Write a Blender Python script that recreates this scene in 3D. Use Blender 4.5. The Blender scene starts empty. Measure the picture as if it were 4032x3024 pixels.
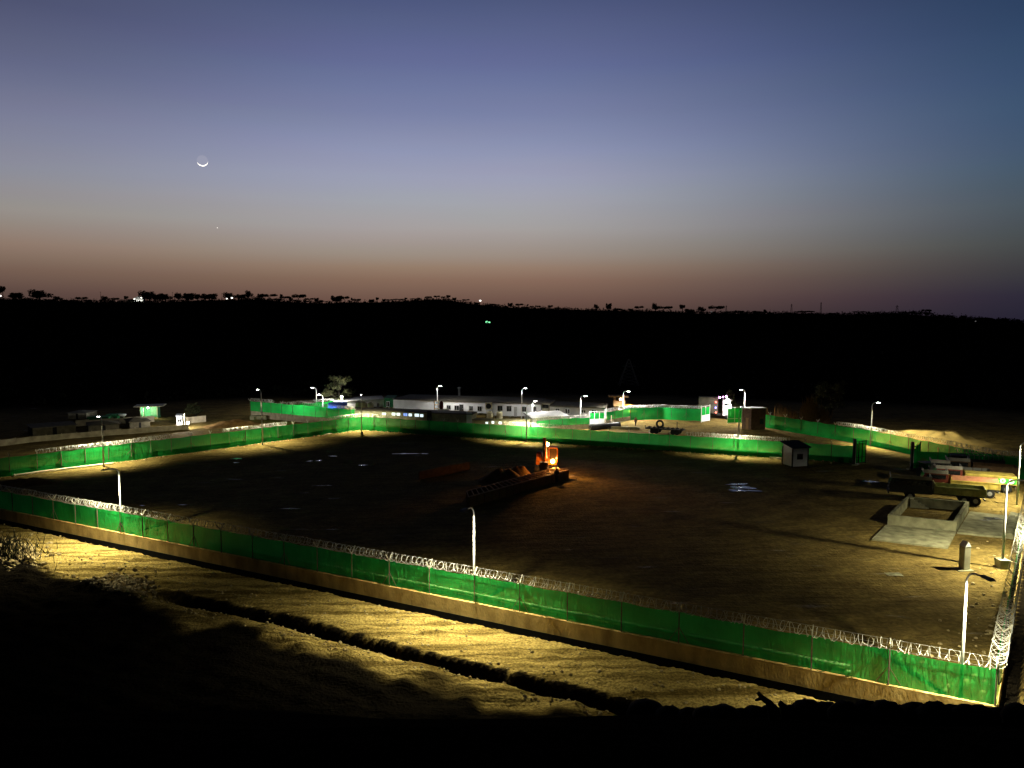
import bpy, math, random
import numpy as np
from mathutils import Vector
random.seed(7); rng = np.random.default_rng(7)
SC = bpy.context.scene
COL = SC.collection
R = math.radians
# ---------------------------------------------------------------- camera
F, CX, CY, H = 3023.0, 2016.0, 1512.0, 20.0
PITCH = math.atan(262.0 / F); CP, SP = math.cos(PITCH), math.sin(PITCH)
cam_d = bpy.data.cameras.new('camera'); cam = bpy.data.objects.new('camera', cam_d); COL.objects.link(cam)
cam_d.sensor_width = 36; cam_d.lens = 36 * F / 4032; cam_d.clip_start = .2; cam_d.clip_end = 8000
cam.location = (0, 0, H); cam.rotation_euler = (R(90) - PITCH, 0, 0)
SC.camera = cam
SC.view_settings.view_transform = 'Standard'; SC.view_settings.look = 'None'
SC.view_settings.exposure = 0; SC.view_settings.gamma = 1
SC.cycles.use_denoising = True
SC.cycles.max_bounces = 5; SC.cycles.diffuse_bounces = 2; SC.cycles.glossy_bounces = 2
SC.cycles.transparent_max_bounces = 10; SC.cycles.transmission_bounces = 2
SC.cycles.sample_clamp_indirect = 4
# ---------------------------------------------------------------- dusk sky (the sun is down; afterglow low in the west)
def srgb(r, g, b):
    return tuple(((c / 255) / 12.92 if c / 255 <= .04045 else ((c / 255 + .055) / 1.055) ** 2.4) for c in (r, g, b)) + (1,)
W = bpy.data.worlds.new('World'); SC.world = W; W.use_nodes = True
nt = W.node_tree; N = nt.nodes; L = nt.links; N.clear()
out = N.new('ShaderNodeOutputWorld'); bg = N.new('ShaderNodeBackground'); L.new(bg.outputs[0], out.inputs[0])
tc = N.new('ShaderNodeTexCoord'); sep = N.new('ShaderNodeSeparateXYZ'); L.new(tc.outputs['Generated'], sep.inputs[0])
def wmath(op, a, b=None, c=None):
    n = N.new('ShaderNodeMath'); n.operation = op
    for i, v in enumerate((a, b, c)):
        if v is None: continue
        if isinstance(v, (int, float)): n.inputs[i].default_value = v
        else: L.new(v, n.inputs[i])
    return n.outputs[0]
def wramp(fac, stops):
    n = N.new('ShaderNodeValToRGB'); e = n.color_ramp.elements
    while len(e) < len(stops): e.new(.5)
    for q, (p, c) in zip(e, stops): q.position = p; q.color = c
    L.new(fac, n.inputs[0]); return n.outputs[0]
def wmix(f, a, b, mode='MIX'):
    n = N.new('ShaderNodeMix'); n.data_type = 'RGBA'; n.blend_type = mode
    if isinstance(f, (int, float)): n.inputs[0].default_value = f
    else: L.new(f, n.inputs[0])
    for i, v in ((6, a), (7, b)):
        if isinstance(v, tuple): n.inputs[i].default_value = v
        else: L.new(v, n.inputs[i])
    return n.outputs[2]
zz = sep.outputs[2]
az = wmath('ARCTAN2', sep.outputs[0], sep.outputs[1])            # 0 ahead, + to the right
elev = wmath('DIVIDE', zz, .4)
rampC = wramp(elev, [(0, srgb(84, 62, 55)), (.055, srgb(110, 83, 72)), (.12, srgb(134, 106, 90)), (.16, srgb(148, 124, 107)), (.20, srgb(155, 141, 130)), (.28, srgb(165, 160, 158)),
                     (.36, srgb(163, 164, 173)), (.44, srgb(157, 160, 182)), (.51, srgb(144, 150, 181)), (.62, srgb(122, 130, 166)), (.75, srgb(101, 110, 152)), (.92, srgb(78, 88, 126)), (1, srgb(68, 78, 114))])
rampL = wramp(elev, [(0, srgb(70, 54, 52)), (.065, srgb(88, 69, 63)), (.13, srgb(116, 93, 80)), (.20, srgb(142, 122, 106)),
                     (.29, srgb(150, 143, 138)), (.40, srgb(138, 139, 153)), (.52, srgb(122, 125, 150)), (.66, srgb(97, 101, 130)),
                     (.80, srgb(77, 82, 109)), (1, srgb(66, 72, 98))])
rampR = wramp(elev, [(0, srgb(36, 34, 50)), (.06, srgb(42, 40, 56)), (.13, srgb(56, 57, 62)), (.20, srgb(66, 72, 74)),
                     (.30, srgb(68, 82, 92)), (.42, srgb(62, 84, 106)), (.55, srgb(56, 80, 110)), (.70, srgb(48, 71, 102)),
                     (.85, srgb(38, 59, 88)), (1, srgb(28, 48, 76))])
def sstep(x, a, b):
    n = N.new('ShaderNodeMapRange'); n.interpolation_type = 'SMOOTHSTEP'
    L.new(x, n.inputs[0]); n.inputs[1].default_value = a; n.inputs[2].default_value = b; return n.outputs[0]
skyc = wmix(sstep(az, -.10, -.66), rampC, rampL)
skyc = wmix(sstep(az, -.02, .66), skyc, rampR)
nz = N.new('ShaderNodeTexNoise'); nz.inputs['Scale'].default_value = 3; nz.inputs['Detail'].default_value = 3
mp = N.new('ShaderNodeMapping'); mp.inputs['Scale'].default_value = (1, 1, 9); L.new(tc.outputs['Generated'], mp.inputs[0]); L.new(mp.outputs[0], nz.inputs[0])
skyc = wmix(.05, skyc, nz.outputs[1], 'OVERLAY')
high = sstep(zz, .375, .49)                                         # overhead and east darker at dusk; cut to near-black to limit ambient light
side = sstep(wmath('ABSOLUTE', az), .61, .88)
skyc = wmix(high, skyc, (.0035, .0045, .009, 1)); skyc = wmix(side, skyc, (.003, .004, .008, 1))
L.new(skyc, bg.inputs[0]); bg.inputs[1].default_value = 1.0
# ---------------------------------------------------------------- pixel <-> place helpers
def ray(px, py):
    x = (px - CX) / F; y = -(py - CY) / F
    return Vector((x, CP + y * SP, -SP + y * CP))
def G(px, py, z=0.0):
    d = ray(px, py); t = (z - H) / d.z
    return Vector((d.x * t, d.y * t, z))
def zat(X, Y, py):                       # height at which the vertical through (X, Y) shows at picture row py
    t = (CY - py) / F
    return H + Y * (t * CP - SP) / (CP + t * SP)
def atdist(px, py, D):
    d = ray(px, py); k = D / math.hypot(d.x, d.y); return Vector((d.x * k, d.y * k, H + d.z * k))
def hgt(px, yb, yt, z=0.0):
    p = G(px, yb, z); return zat(p.x, p.y, yt) - z
def vpx(p):
    dep = p[1] * CP - (p[2] - H) * SP
    return CX + F * p[0] / dep, CY - F * (p[1] * SP + (p[2] - H) * CP) / dep
# ---------------------------------------------------------------- materials
MATS = {}
def mat(name, col, rough=.8, nscale=4.0, var=.25, bump=0.0, bscale=None, metal=0.0, emit=None, estr=0.0, stretch=None, spec=.08, col2=None, detail=4):
    if name in MATS: return MATS[name]
    m = bpy.data.materials.new(name); m.use_nodes = True; t = m.node_tree; b = t.nodes['Principled BSDF']
    MATS[name] = m
    b.inputs['Roughness'].default_value = rough; b.inputs['Metallic'].default_value = metal
    b.inputs['Specular IOR Level'].default_value = spec
    c = t.nodes.new('ShaderNodeTexCoord'); mpn = t.nodes.new('ShaderNodeMapping'); t.links.new(c.outputs['Object'], mpn.inputs[0])
    if stretch: mpn.inputs['Scale'].default_value = stretch
    n = t.nodes.new('ShaderNodeTexNoise'); n.inputs['Scale'].default_value = nscale; n.inputs['Detail'].default_value = detail
    t.links.new(mpn.outputs[0], n.inputs[0])
    r = t.nodes.new('ShaderNodeValToRGB'); r.color_ramp.elements[0].position = .3; r.color_ramp.elements[1].position = .7
    c2 = col2 or tuple(x * (1 - var) for x in col); cc = col if col2 else tuple(min(1, x * (1 + var * .6)) for x in col)
    r.color_ramp.elements[0].color = (*c2, 1); r.color_ramp.elements[1].color = (*cc, 1)
    t.links.new(n.outputs[0], r.inputs[0]); t.links.new(r.outputs[0], b.inputs['Base Color'])
    if bump:
        n2 = t.nodes.new('ShaderNodeTexNoise'); n2.inputs['Scale'].default_value = bscale or nscale * 3; n2.inputs['Detail'].default_value = 4
        t.links.new(mpn.outputs[0], n2.inputs[0])
        bn = t.nodes.new('ShaderNodeBump'); bn.inputs['Strength'].default_value = 1; bn.inputs['Distance'].default_value = bump
        t.links.new(n2.outputs[0], bn.inputs['Height']); t.links.new(bn.outputs[0], b.inputs['Normal'])
    if emit:
        b.inputs['Emission Color'].default_value = (*emit, 1); b.inputs['Emission Strength'].default_value = estr
    return m
def netmat(name, col, col2, thru=.30):
    m = bpy.data.materials.new(name); m.use_nodes = True; t = m.node_tree; t.nodes.clear()
    o = t.nodes.new('ShaderNodeOutputMaterial')
    c = t.nodes.new('ShaderNodeTexCoord'); n = t.nodes.new('ShaderNodeTexNoise'); n.inputs['Scale'].default_value = .5; n.inputs['Detail'].default_value = 6
    t.links.new(c.outputs['Object'], n.inputs[0])
    r = t.nodes.new('ShaderNodeValToRGB'); r.color_ramp.elements[0].position = .3; r.color_ramp.elements[1].position = .7
    r.color_ramp.elements[0].color = (*col2, 1); r.color_ramp.elements[1].color = (*col, 1); t.links.new(n.outputs[0], r.inputs[0])
    mpn = t.nodes.new('ShaderNodeMapping'); mpn.inputs['Scale'].default_value = (1, 1, .22); t.links.new(c.outputs['Object'], mpn.inputs[0])
    n2 = t.nodes.new('ShaderNodeTexNoise'); n2.inputs['Scale'].default_value = 3.2; n2.inputs['Detail'].default_value = 3; n2.inputs['Distortion'].default_value = .8; t.links.new(mpn.outputs[0], n2.inputs[0])
    bn = t.nodes.new('ShaderNodeBump'); bn.inputs['Distance'].default_value = .13; t.links.new(n2.outputs[0], bn.inputs['Height'])
    d = t.nodes.new('ShaderNodeBsdfDiffuse'); tl = t.nodes.new('ShaderNodeBsdfTranslucent'); tr = t.nodes.new('ShaderNodeBsdfTransparent')
    tr.inputs[0].default_value = (.5, .9, .5, 1)
    for q in (d, tl): t.links.new(r.outputs[0], q.inputs[0]); t.links.new(bn.outputs[0], q.inputs['Normal'])
    m1 = t.nodes.new('ShaderNodeMixShader'); m1.inputs[0].default_value = .42; t.links.new(d.outputs[0], m1.inputs[1]); t.links.new(tl.outputs[0], m1.inputs[2])
    m2 = t.nodes.new('ShaderNodeMixShader'); m2.inputs[0].default_value = thru; t.links.new(m1.outputs[0], m2.inputs[1]); t.links.new(tr.outputs[0], m2.inputs[2])
    t.links.new(m2.outputs[0], o.inputs[0]); MATS[name] = m; return m
NET = netmat('green shade net', (.028, .60, .11), (.018, .40, .07), .25)
M = dict(
    galv=mat('galvanised pole', (.72, .72, .68), .45, 6, .12, metal=.0),
    post=mat('unlit post steel', (.10, .095, .075), .5, 8, .3),  # darkened so the posts look unlit below their brackets
    arm=mat('lamplit bracket', (.60, .57, .46), .5, 8, .2),  # paler than the posts, lamp light put into the colour
    wire=mat('razor wire', (.62, .61, .56), .35, 9, .15, metal=.2),
    plaster=mat('stained plaster', (.76, .55, .21), .9, 1.1, .35, .03, 9, stretch=(1, 1, .45), col2=(.34, .23, .08), detail=8),
    precast=mat('precast panels', (.40, .34, .24), .9, 1.2, .35, .01, 10),
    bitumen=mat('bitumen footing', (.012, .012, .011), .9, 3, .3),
    block=mat('concrete block', (.32, .31, .22), .9, 1.4, .3, .008, 12),
    slab=mat('cast slab', (.25, .24, .15), .85, 1.1, .5, .012, 8, detail=8),
    white=mat('white panel', (.76, .77, .80), .6, .8, .12),
    dwhite=mat('dusty white panel', (.42, .42, .42), .7, .9, .2),
    grey=mat('grey sheet', (.22, .22, .22), .7, 1.5, .25),
    dark=mat('dark steel', (.035, .035, .035), .6, 3, .3),
    black=mat('black rubber', (.015, .015, .015), .8, 8, .3),
    glass=mat('dark glass', (.012, .014, .016), .12, 3, .1, spec=.5),
    plank=mat('pale sawn timber', (.50, .36, .22), .85, 2, .3),
    wood=mat('brown timber', (.22, .13, .06), .85, 2, .35, stretch=(1, 6, 6)),
    tank=mat('beige plastic tank', (.68, .62, .40), .5, 2, .12),
    roof=mat('dirty roof sheet', (.10, .09, .07), .8, 2, .3),
    bluetarp=mat('blue roof sheet', (.03, .09, .50), .5, 2, .3),
    gtarp=mat('green tarpaulin', (.03, .16, .07), .7, 1.5, .4),
    tent=mat('dark canvas', (.12, .105, .07), .9, 1.5, .4),
    canvas=mat('grey canvas', (.32, .30, .24), .9, 1.5, .4),
    yellow=mat('yellow machine paint', (.55, .26, .02), .45, 3, .3),
    orange=mat('orange machine paint', (.55, .16, .02), .45, 3, .35),
    red=mat('red paint', (.13, .03, .02), .5, 3, .3),
    olive=mat('olive truck body', (.19, .20, .09), .6, 2, .35),
    ybed=mat('yellow truck body', (.40, .31, .07), .6, 1.2, .5),
    gbed=mat('green painted tailboard', (.05, .42, .06), .5, 2, .15),
    brown=mat('brown truck body', (.10, .06, .035), .7, 2, .35),
    tarp=mat('orange tarpaulin', (.26, .11, .06), .8, 2, .25),
    board=mat('pale headboard', (.24, .23, .21), .6, 2, .25),
    bark=mat('bark', (.03, .024, .018), .95, 6, .3),
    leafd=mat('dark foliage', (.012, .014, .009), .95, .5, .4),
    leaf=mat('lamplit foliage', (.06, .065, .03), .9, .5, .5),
    reed=mat('dry reeds', (.20, .12, .04), .95, 2, .4),
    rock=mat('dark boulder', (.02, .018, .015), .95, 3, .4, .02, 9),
    stone=mat('pale broken stone', (.46, .36, .18), .8, 3, .4),
    skin=mat('skin', (.16, .09, .06), .7, 5, .1),
    cloth=mat('dark clothing', (.035, .03, .028), .9, 5, .3),
    clothb=mat('brown clothing', (.12, .08, .05), .9, 5, .3),
    led=mat('led panel', (.9, .9, .9), .4, 3, 0, emit=(1, .97, .90), estr=60),
    win=mat('lit window', (.8, .9, .9), .4, 3, 0, emit=(.78, .95, 1), estr=1.25),
    winb=mat('blue lit window', (.3, .5, .9), .4, 3, 0, emit=(.18, .32, .95), estr=1.2),
    bulbw=mat('white bulb', (.9, .9, .9), .4, 3, 0, emit=(1, .95, .85), estr=40),
    bulbo=mat('orange work lamp', (.9, .7, .4), .4, 3, 0, emit=(1, .52, .13), estr=60),
    bulbr=mat('red bulb', (.9, .1, .1), .4, 3, 0, emit=(1, .06, .04), estr=14),
    bulbb=mat('blue bulb', (.1, .1, .9), .4, 3, 0, emit=(.12, .10, 1), estr=16),
    bulbp=mat('pink bulb', (.9, .4, .9), .4, 3, 0, emit=(1, .38, .95), estr=16),
    bulbg=mat('green bulb', (.1, .9, .3), .4, 3, 0, emit=(.12, 1, .32), estr=30),
    pipe=mat('pale pipe', (.75, .70, .50), .5, 3, .1),
    water=mat('puddle water', (.01, .01, .01), .10, 3, 0, spec=.45),
)
# ---------------------------------------------------------------- mesh builder
class MB:
    def __init__(s): s.v = []; s.f = []
    def add(s, vs, fs):
        b = len(s.v); s.v += [tuple(p) for p in vs]; s.f += [tuple(b + i for i in q) for q in fs]
    def hexa(s, p):                                  # 8 corners: bottom 4 ccw, top 4
        s.add(p, [(3, 2, 1, 0), (4, 5, 6, 7), (0, 1, 5, 4), (1, 2, 6, 5), (2, 3, 7, 6), (3, 0, 4, 7)])
    def box(s, x0, x1, y0, y1, z0, z1, o=None, u=None):
        o = Vector(o) if o is not None else Vector((0, 0, 0)); u = Vector(u) if u is not None else Vector((1, 0, 0)); n = Vector((-u.y, u.x, 0))
        s.hexa([o + u * a + n * b + Vector((0, 0, c)) for c in (z0, z1) for a, b in ((x0, y0), (x1, y0), (x1, y1), (x0, y1))])
    def bar(s, a, b, w, w2=None):
        s.tube([a, b], [w, w2 if w2 is not None else w], 4, rot=.785)
    def tube(s, pts, r, n=8, rot=0.0, cap=True):
        pts = [Vector(p) for p in pts]; k = len(pts)
        if isinstance(r, (int, float)): r = [r] * k
        b = len(s.v); prev = None
        for i, p in enumerate(pts):
            d = (pts[min(i + 1, k - 1)] - pts[max(i - 1, 0)]); d = d.normalized() if d.length > 1e-9 else Vector((0, 0, 1))
            if prev is None:
                ref = Vector((0, 0, 1)) if abs(d.z) < .9 else Vector((1, 0, 0)); a = d.cross(ref).normalized()
            else:
                a = (prev - d * prev.dot(d)); a = a.normalized() if a.length > 1e-6 else d.orthogonal().normalized()
            prev = a; c = d.cross(a)
            for j in range(n):
                th = rot + 2 * math.pi * j / n; s.v.append(tuple(p + (a * math.cos(th) + c * math.sin(th)) * r[i]))
        for i in range(k - 1):
            for j in range(n):
                s.f.append((b + i * n + j, b + i * n + (j + 1) % n, b + (i + 1) * n + (j + 1) % n, b + (i + 1) * n + j))
        if cap:
            s.f.append(tuple(b + j for j in range(n))[::-1]); s.f.append(tuple(b + (k - 1) * n + j for j in range(n)))
    def cyl(s, p, r, h, n=16, r2=None):
        p = Vector(p); s.tube([p, p + Vector((0, 0, h))], [r, r if r2 is None else r2], n)
    def lathe(s, p, prof, n=20):
        p = Vector(p); b = len(s.v)
        for rr, z in prof:
            for j in range(n):
                th = 2 * math.pi * j / n; s.v.append((p.x + rr * math.cos(th), p.y + rr * math.sin(th), p.z + z))
        for i in range(len(prof) - 1):
            for j in range(n): s.f.append((b + i * n + j, b + i * n + (j + 1) % n, b + (i + 1) * n + (j + 1) % n, b + (i + 1) * n + j))
        s.f.append(tuple(b + j for j in range(n))[::-1]); s.f.append(tuple(b + (len(prof) - 1) * n + j for j in range(n)))
    def ball(s, p, rx, ry=None, rz=None, n=10, jit=0.0):
        ry = ry or rx; rz = rz or rx; p = Vector(p); b = len(s.v); m = n // 2 + 1
        for i in range(m + 1):
            ph = math.pi * i / m
            for j in range(n):
                th = 2 * math.pi * j / n; k = 1 + random.uniform(-jit, jit)
                s.v.append((p.x + rx * k * math.sin(ph) * math.cos(th), p.y + ry * k * math.sin(ph) * math.sin(th), p.z + rz * k * math.cos(ph)))
        for i in range(m):
            for j in range(n): s.f.append((b + i * n + j, b + (i + 1) * n + j, b + (i + 1) * n + (j + 1) % n, b + i * n + (j + 1) % n))
    def wheel(s, c, ax, r, w, n=18):
        c = Vector(c); ax = Vector(ax).normalized()
        s.tube([c - ax * w / 2, c - ax * w * .42, c + ax * w * .42, c + ax * w / 2], [r * .86, r, r, r * .86], n)
    def build(s, name, m, parent=None, origin=None, smooth=False):
        o3 = Vector(origin) if origin is not None else (root_loc(parent) if parent else Vector((0, 0, 0)))
        me = bpy.data.meshes.new(name); v = np.array(s.v, dtype=float) - np.array(o3)
        me.from_pydata(v.tolist(), [], s.f); me.update()
        if smooth: me.polygons.foreach_set('use_smooth', [True] * len(me.polygons))
        me.materials.append(m if not isinstance(m, str) else M[m])
        o = bpy.data.objects.new(name, me); COL.objects.link(o)
        if parent: o.parent = parent
        elif origin is not None: o.location = o3
        return o
def root_loc(o):
    while o.parent: o = o.parent
    return o.location.copy()
def tag(o, label, cat, group=None, kind=None):
    if label: o['label'] = label
    if cat: o['category'] = cat
    if group: o['group'] = group
    if kind: o['kind'] = kind
    return o
def thing(name, label, cat, loc, group=None):
    o = bpy.data.objects.new(name, None); o.empty_display_size = .3; COL.objects.link(o); o.location = loc
    return tag(o, label, cat, group)
def copy_tree(o, parent=None):
    c = o.copy(); COL.objects.link(c); c.parent = parent
    for ch in o.children: copy_tree(ch, c)
    return c
def solo(mb, name, m, label, cat, loc, group=None, smooth=False):
    o = mb.build(name, m, None, loc, smooth); return tag(o, label, cat, group)
def light(kind, loc, power, col, parent=None, target=None, size=150, blend=.6, radius=.12):
    d = bpy.data.lights.new('lamp_light', kind); d.energy = power; d.color = col; d.shadow_soft_size = radius
    if kind == 'SPOT': d.spot_size = R(size); d.spot_blend = blend
    o = bpy.data.objects.new('lamp_light', d); COL.objects.link(o)
    if parent: o.parent = parent; o.location = Vector(loc) - root_loc(parent)
    else: o.location = loc
    if target is not None:
        o.rotation_euler = (Vector(target) - Vector(loc)).to_track_quat('-Z', 'Y').to_euler()
    return o
# ---------------------------------------------------------------- layout lines of the yard
WT = .5                                                   # top of the low wall under the near net
NC = G(3917, 2779, WT); NC.z = 0                          # corner of near and right fences
NL = G(298, 2062, WT); NL.z = 0
NU = (NL - NC).normalized(); NN = Vector((NU.y, -NU.x, 0))     # along the near fence / outwards to the camera
if NN.y > 0: NN = -NN
RFAR = Vector((66.5, 96.2, 0)); RU = (RFAR - NC).normalized(); RN = Vector((RU.y, -RU.x, 0))
FC = G(1423, 1693); FG = G(3359, 1823); FG2 = G(3590, 1845)
FU = (FG - FC).normalized(); FN = Vector((-FU.y, FU.x, 0))     # far fence; FN away from the camera
LU = (G(0, 1879) - FC).normalized(); LN = Vector((LU.y, -LU.x, 0))
if LN.x > 0: LN = -LN
# ---------------------------------------------------------------- terrain
def vnoise(x, y, sc, seed):
    x = np.asarray(x, float) / sc; y = np.asarray(y, float) / sc
    xi = np.floor(x).astype(np.int64); yi = np.floor(y).astype(np.int64); fx = x - xi; fy = y - yi
    fx = fx * fx * (3 - 2 * fx); fy = fy * fy * (3 - 2 * fy)
    def h(a, b):
        n = (a * 374761393 + b * 668265263 + seed * 974634777) & 0x7fffffff
        n = (n ^ (n >> 13)) * 1274126177 & 0x7fffffff
        return ((n ^ (n >> 16)) & 0xffff) / 65535.0 - .5
    return (h(xi, yi) * (1 - fx) + h(xi + 1, yi) * fx) * (1 - fy) + (h(xi, yi + 1) * (1 - fx) + h(xi + 1, yi + 1) * fx) * fy
RIDGE = [(-900, 1178), (0, 1174), (250, 1184), (480, 1187), (900, 1180), (1000, 1174), (1150, 1184), (1300, 1189), (1450, 1191), (1600, 1184), (1700, 1176), (1770, 1179),
         (1850, 1192), (2000, 1208), (2300, 1218), (2600, 1226), (3000, 1232), (3300, 1237), (3500, 1231), (3650, 1230), (3690, 1243), (3790, 1249),
         (3850, 1254), (4032, 1263), (4900, 1268)]
RD = 700.0
_raz = np.array([math.atan2(ray(a, b).x, ray(a, b).y) for a, b in RIDGE])
_rz = np.array([atdist(a, b, RD).z for a, b in RIDGE])
def smooth(a, b, x):
    t = np.clip((x - a) / (b - a), 0, 1); return t * t * (3 - 2 * t)
def terrain(x, y):
    x = np.asarray(x, float); y = np.asarray(y, float)
    z = .10 * vnoise(x, y, 9, 1) + .06 * vnoise(x, y, 2.5, 2) + .03 * vnoise(x, y, .8, 3)
    s1 = (x - NC.x) * NN.x + (y - NC.y) * NN.y; s2 = (x - NC.x) * RN.x + (y - NC.y) * RN.y
    t = (x - NC.x) * NU.x + (y - NC.y) * NU.y
    sd = np.maximum(s1, s2); fade = 1 - smooth(88, 112, y)
    rag = .45 * vnoise(x, y, 1.1, 5) + .9 * vnoise(x, y, 4, 6)
    road = -.52 + .05 * np.sin(s1 * 4.2 + 2 * vnoise(t, s1, 9, 8)) * smooth(1.2, 2, s1) + .08 * vnoise(t, s1 * 3, 5, 9) + .12 * vnoise(x, y, .8, 10) + .08 * vnoise(x, y, .45, 11)
    tr = smooth(.70, 1.12, sd + .18 * rag); prof = -1.1 * (1 - tr) + road * tr
    dpos = 6.2 + .45 * rag + .5 * vnoise(t, t * 0, 10, 12)                   # ditch on the far side of the road
    depth = smooth(6, 12, t) * (1 - smooth(50, 55, t))
    dd = s1 - dpos
    dm = smooth(-.1, .4, dd) * (1 - smooth(1.30, 1.75, dd + .3 * rag)) * (s2 < 3)
    prof = prof - 1.15 * depth * dm
    bank = .05 + .55 * vnoise(x, y, 3.2, 14) + .35 * vnoise(x, y, 1.2, 15) + .14 * vnoise(x, y, .5, 16)
    bk = smooth(1.4, 2.4, dd) * (sd > 5)
    prof = prof + bk * (bank * .8 + .3 + .07 * np.clip(dd - 4, 0, 60))
    outside = smooth(-.55, -.12, sd)
    z = z * (1 - outside * fade) + prof * outside * fade
    # gentle dirt bank along the foot of the far and left fences
    hill = np.interp(y, [-40, 3.6, 4.5, 4.95, 5.4, 24, 29], [18.6, 17.98, 17.56, 17.345, 16.9, 1.6, -3]) + np.where(y < 30, .07 * vnoise(x, y, .8, 17), 0)
    z = np.where(y < 29, np.maximum(z, hill), z)
    rr = np.hypot(x, y); a = np.arctan2(x, y); zr = np.interp(a, _raz, _rz)
    far = np.clip((rr - 188) / (RD - 188), 0, 1) ** 1.25
    zf = zr * far + 2.2 * far * (1 - far) * 4 * vnoise(x, y, 40, 20)
    zf = np.where(rr > RD, zr - (rr - RD) * .25, zf)
    return np.where((rr > 188) & (y > 0), np.maximum(zf, -60), z)
def gz(x, y): return float(terrain(np.array([x]), np.array([y]))[0])
def steps(segs):
    o = [segs[0][0]]
    for a, b, d in segs:
        n = max(1, int(round((b - a) / d))); o += [a + (b - a) * (i + 1) / n for i in range(n)]
    return o
def grow(a, b, d, k=1.13):
    o = []; x = a
    while x < b: x += d; d *= k; o.append(x)
    return o
xs = steps([(-78, -36, .6), (-36, 34, .26), (34, 80, .5)]); xs = [-v for v in grow(78, 1500, 1)][::-1] + xs + grow(80, 1500, 1)
ys = steps([(-6, 2, 2), (2, 7, .2), (7, 24, 1), (24, 64, .24), (64, 115, .5), (115, 190, 1)]); ys = [-v for v in grow(6, 400, 4)][::-1] + ys + grow(190, 1700, 2, 1.07)
XX, YY = np.meshgrid(np.array(xs), np.array(ys)); ZZ = terrain(XX, YY)
nx, ny = len(xs), len(ys)
me = bpy.data.meshes.new('ground'); V = np.stack([XX.ravel(), YY.ravel(), ZZ.ravel()], 1)
idx = np.arange(nx * ny).reshape(ny, nx); Q = np.stack([idx[:-1, :-1], idx[:-1, 1:], idx[1:, 1:], idx[1:, :-1]], -1).reshape(-1, 4)
me.vertices.add(len(V)); me.vertices.foreach_set('co', V.ravel()); me.loops.add(Q.size); me.loops.foreach_set('vertex_index', Q.ravel().astype(np.int32))
me.polygons.add(len(Q)); me.polygons.foreach_set('loop_start', np.arange(0, Q.size, 4, dtype=np.int32)); me.update(calc_edges=True); me.validate()
me.polygons.foreach_set('use_smooth', [True] * len(me.polygons))
# what covers the ground: r = dark scrub and humus, dark trench, shade painted into the ditch, g = how pale the road gravel is
s1 = (V[:, 0] - NC.x) * NN.x + (V[:, 1] - NC.y) * NN.y; s2 = (V[:, 0] - NC.x) * RN.x + (V[:, 1] - NC.y) * RN.y; rr = np.hypot(V[:, 0], V[:, 1])
tt = (V[:, 0] - NC.x) * NU.x + (V[:, 1] - NC.y) * NU.y
sb = np.interp(tt, [0, 20, 48, 55, 63, 72, 79, 95], [9.6, 9.7, 9.8, 8.0, 6.9, 5.8, 4.2, 3.2])
veg = np.maximum(smooth(-.5, .9, s1 - sb + 3.0 * vnoise(V[:, 0], V[:, 1], 3.5, 31) + 1.3 * vnoise(V[:, 0], V[:, 1], 1.2, 33)), smooth(186, 200, rr + 8 * vnoise(V[:, 0], V[:, 1], 12, 32)) * (V[:, 1] > 0)); veg = np.where(V[:, 1] < 26, 1, veg)
tt = (V[:, 0] - NC.x) * NU.x + (V[:, 1] - NC.y) * NU.y
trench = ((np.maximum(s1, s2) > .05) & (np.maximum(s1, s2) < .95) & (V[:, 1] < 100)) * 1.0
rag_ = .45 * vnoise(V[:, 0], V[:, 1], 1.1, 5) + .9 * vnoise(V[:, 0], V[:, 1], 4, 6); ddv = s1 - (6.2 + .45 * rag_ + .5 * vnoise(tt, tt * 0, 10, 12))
ditch = smooth(-.42, -.12, ddv + .5 * vnoise(V[:, 0], V[:, 1], .5, 34)) * (1 - smooth(1.45, 1.7, ddv + .3 * rag_)) * smooth(6, 12, tt) * (1 - smooth(50, 55, tt)) * (s2 < 3)  # paints the unlit ditch face and floor dark
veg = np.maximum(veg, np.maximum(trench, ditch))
pale = smooth(.5, .9, s1) * (1 - veg) * (V[:, 1] < 110)
ca = me.color_attributes.new('cover', 'FLOAT_COLOR', 'POINT')
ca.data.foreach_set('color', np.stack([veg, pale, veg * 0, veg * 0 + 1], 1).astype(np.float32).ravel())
gm = bpy.data.materials.new('dry soil'); gm.use_nodes = True; t = gm.node_tree; b = t.nodes['Principled BSDF']; b.inputs['Roughness'].default_value = .95; b.inputs['Specular IOR Level'].default_value = .02
def gn(kind, **k):
    n = t.nodes.new(kind)
    for a, v in k.items(): setattr(n, a, v)
    return n
gc = gn('ShaderNodeTexCoord'); at = gn('ShaderNodeVertexColor'); at.layer_name = 'cover'; sp_ = gn('ShaderNodeSeparateColor'); t.links.new(at.outputs[0], sp_.inputs[0])
def noise(sc, det=5, mapping=None, ro=0):
    n = gn('ShaderNodeTexNoise'); n.inputs['Scale'].default_value = sc; n.inputs['Detail'].default_value = det
    if mapping:
        m = gn('ShaderNodeMapping'); m.inputs['Scale'].default_value = mapping; m.vector_type = 'POINT'; m.inputs['Rotation'].default_value = (0, 0, ro)
        t.links.new(gc.outputs['Object'], m.inputs[0]); t.links.new(m.outputs[0], n.inputs[0])
    else: t.links.new(gc.outputs['Object'], n.inputs[0])
    return n.outputs[0]
def gramp(f, a, c0, bb, c1):
    n = gn('ShaderNodeValToRGB'); n.color_ramp.elements[0].position = a; n.color_ramp.elements[1].position = bb
    n.color_ramp.elements[0].color = c0; n.color_ramp.elements[1].color = c1; t.links.new(f, n.inputs[0]); return n.outputs[0]
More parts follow.
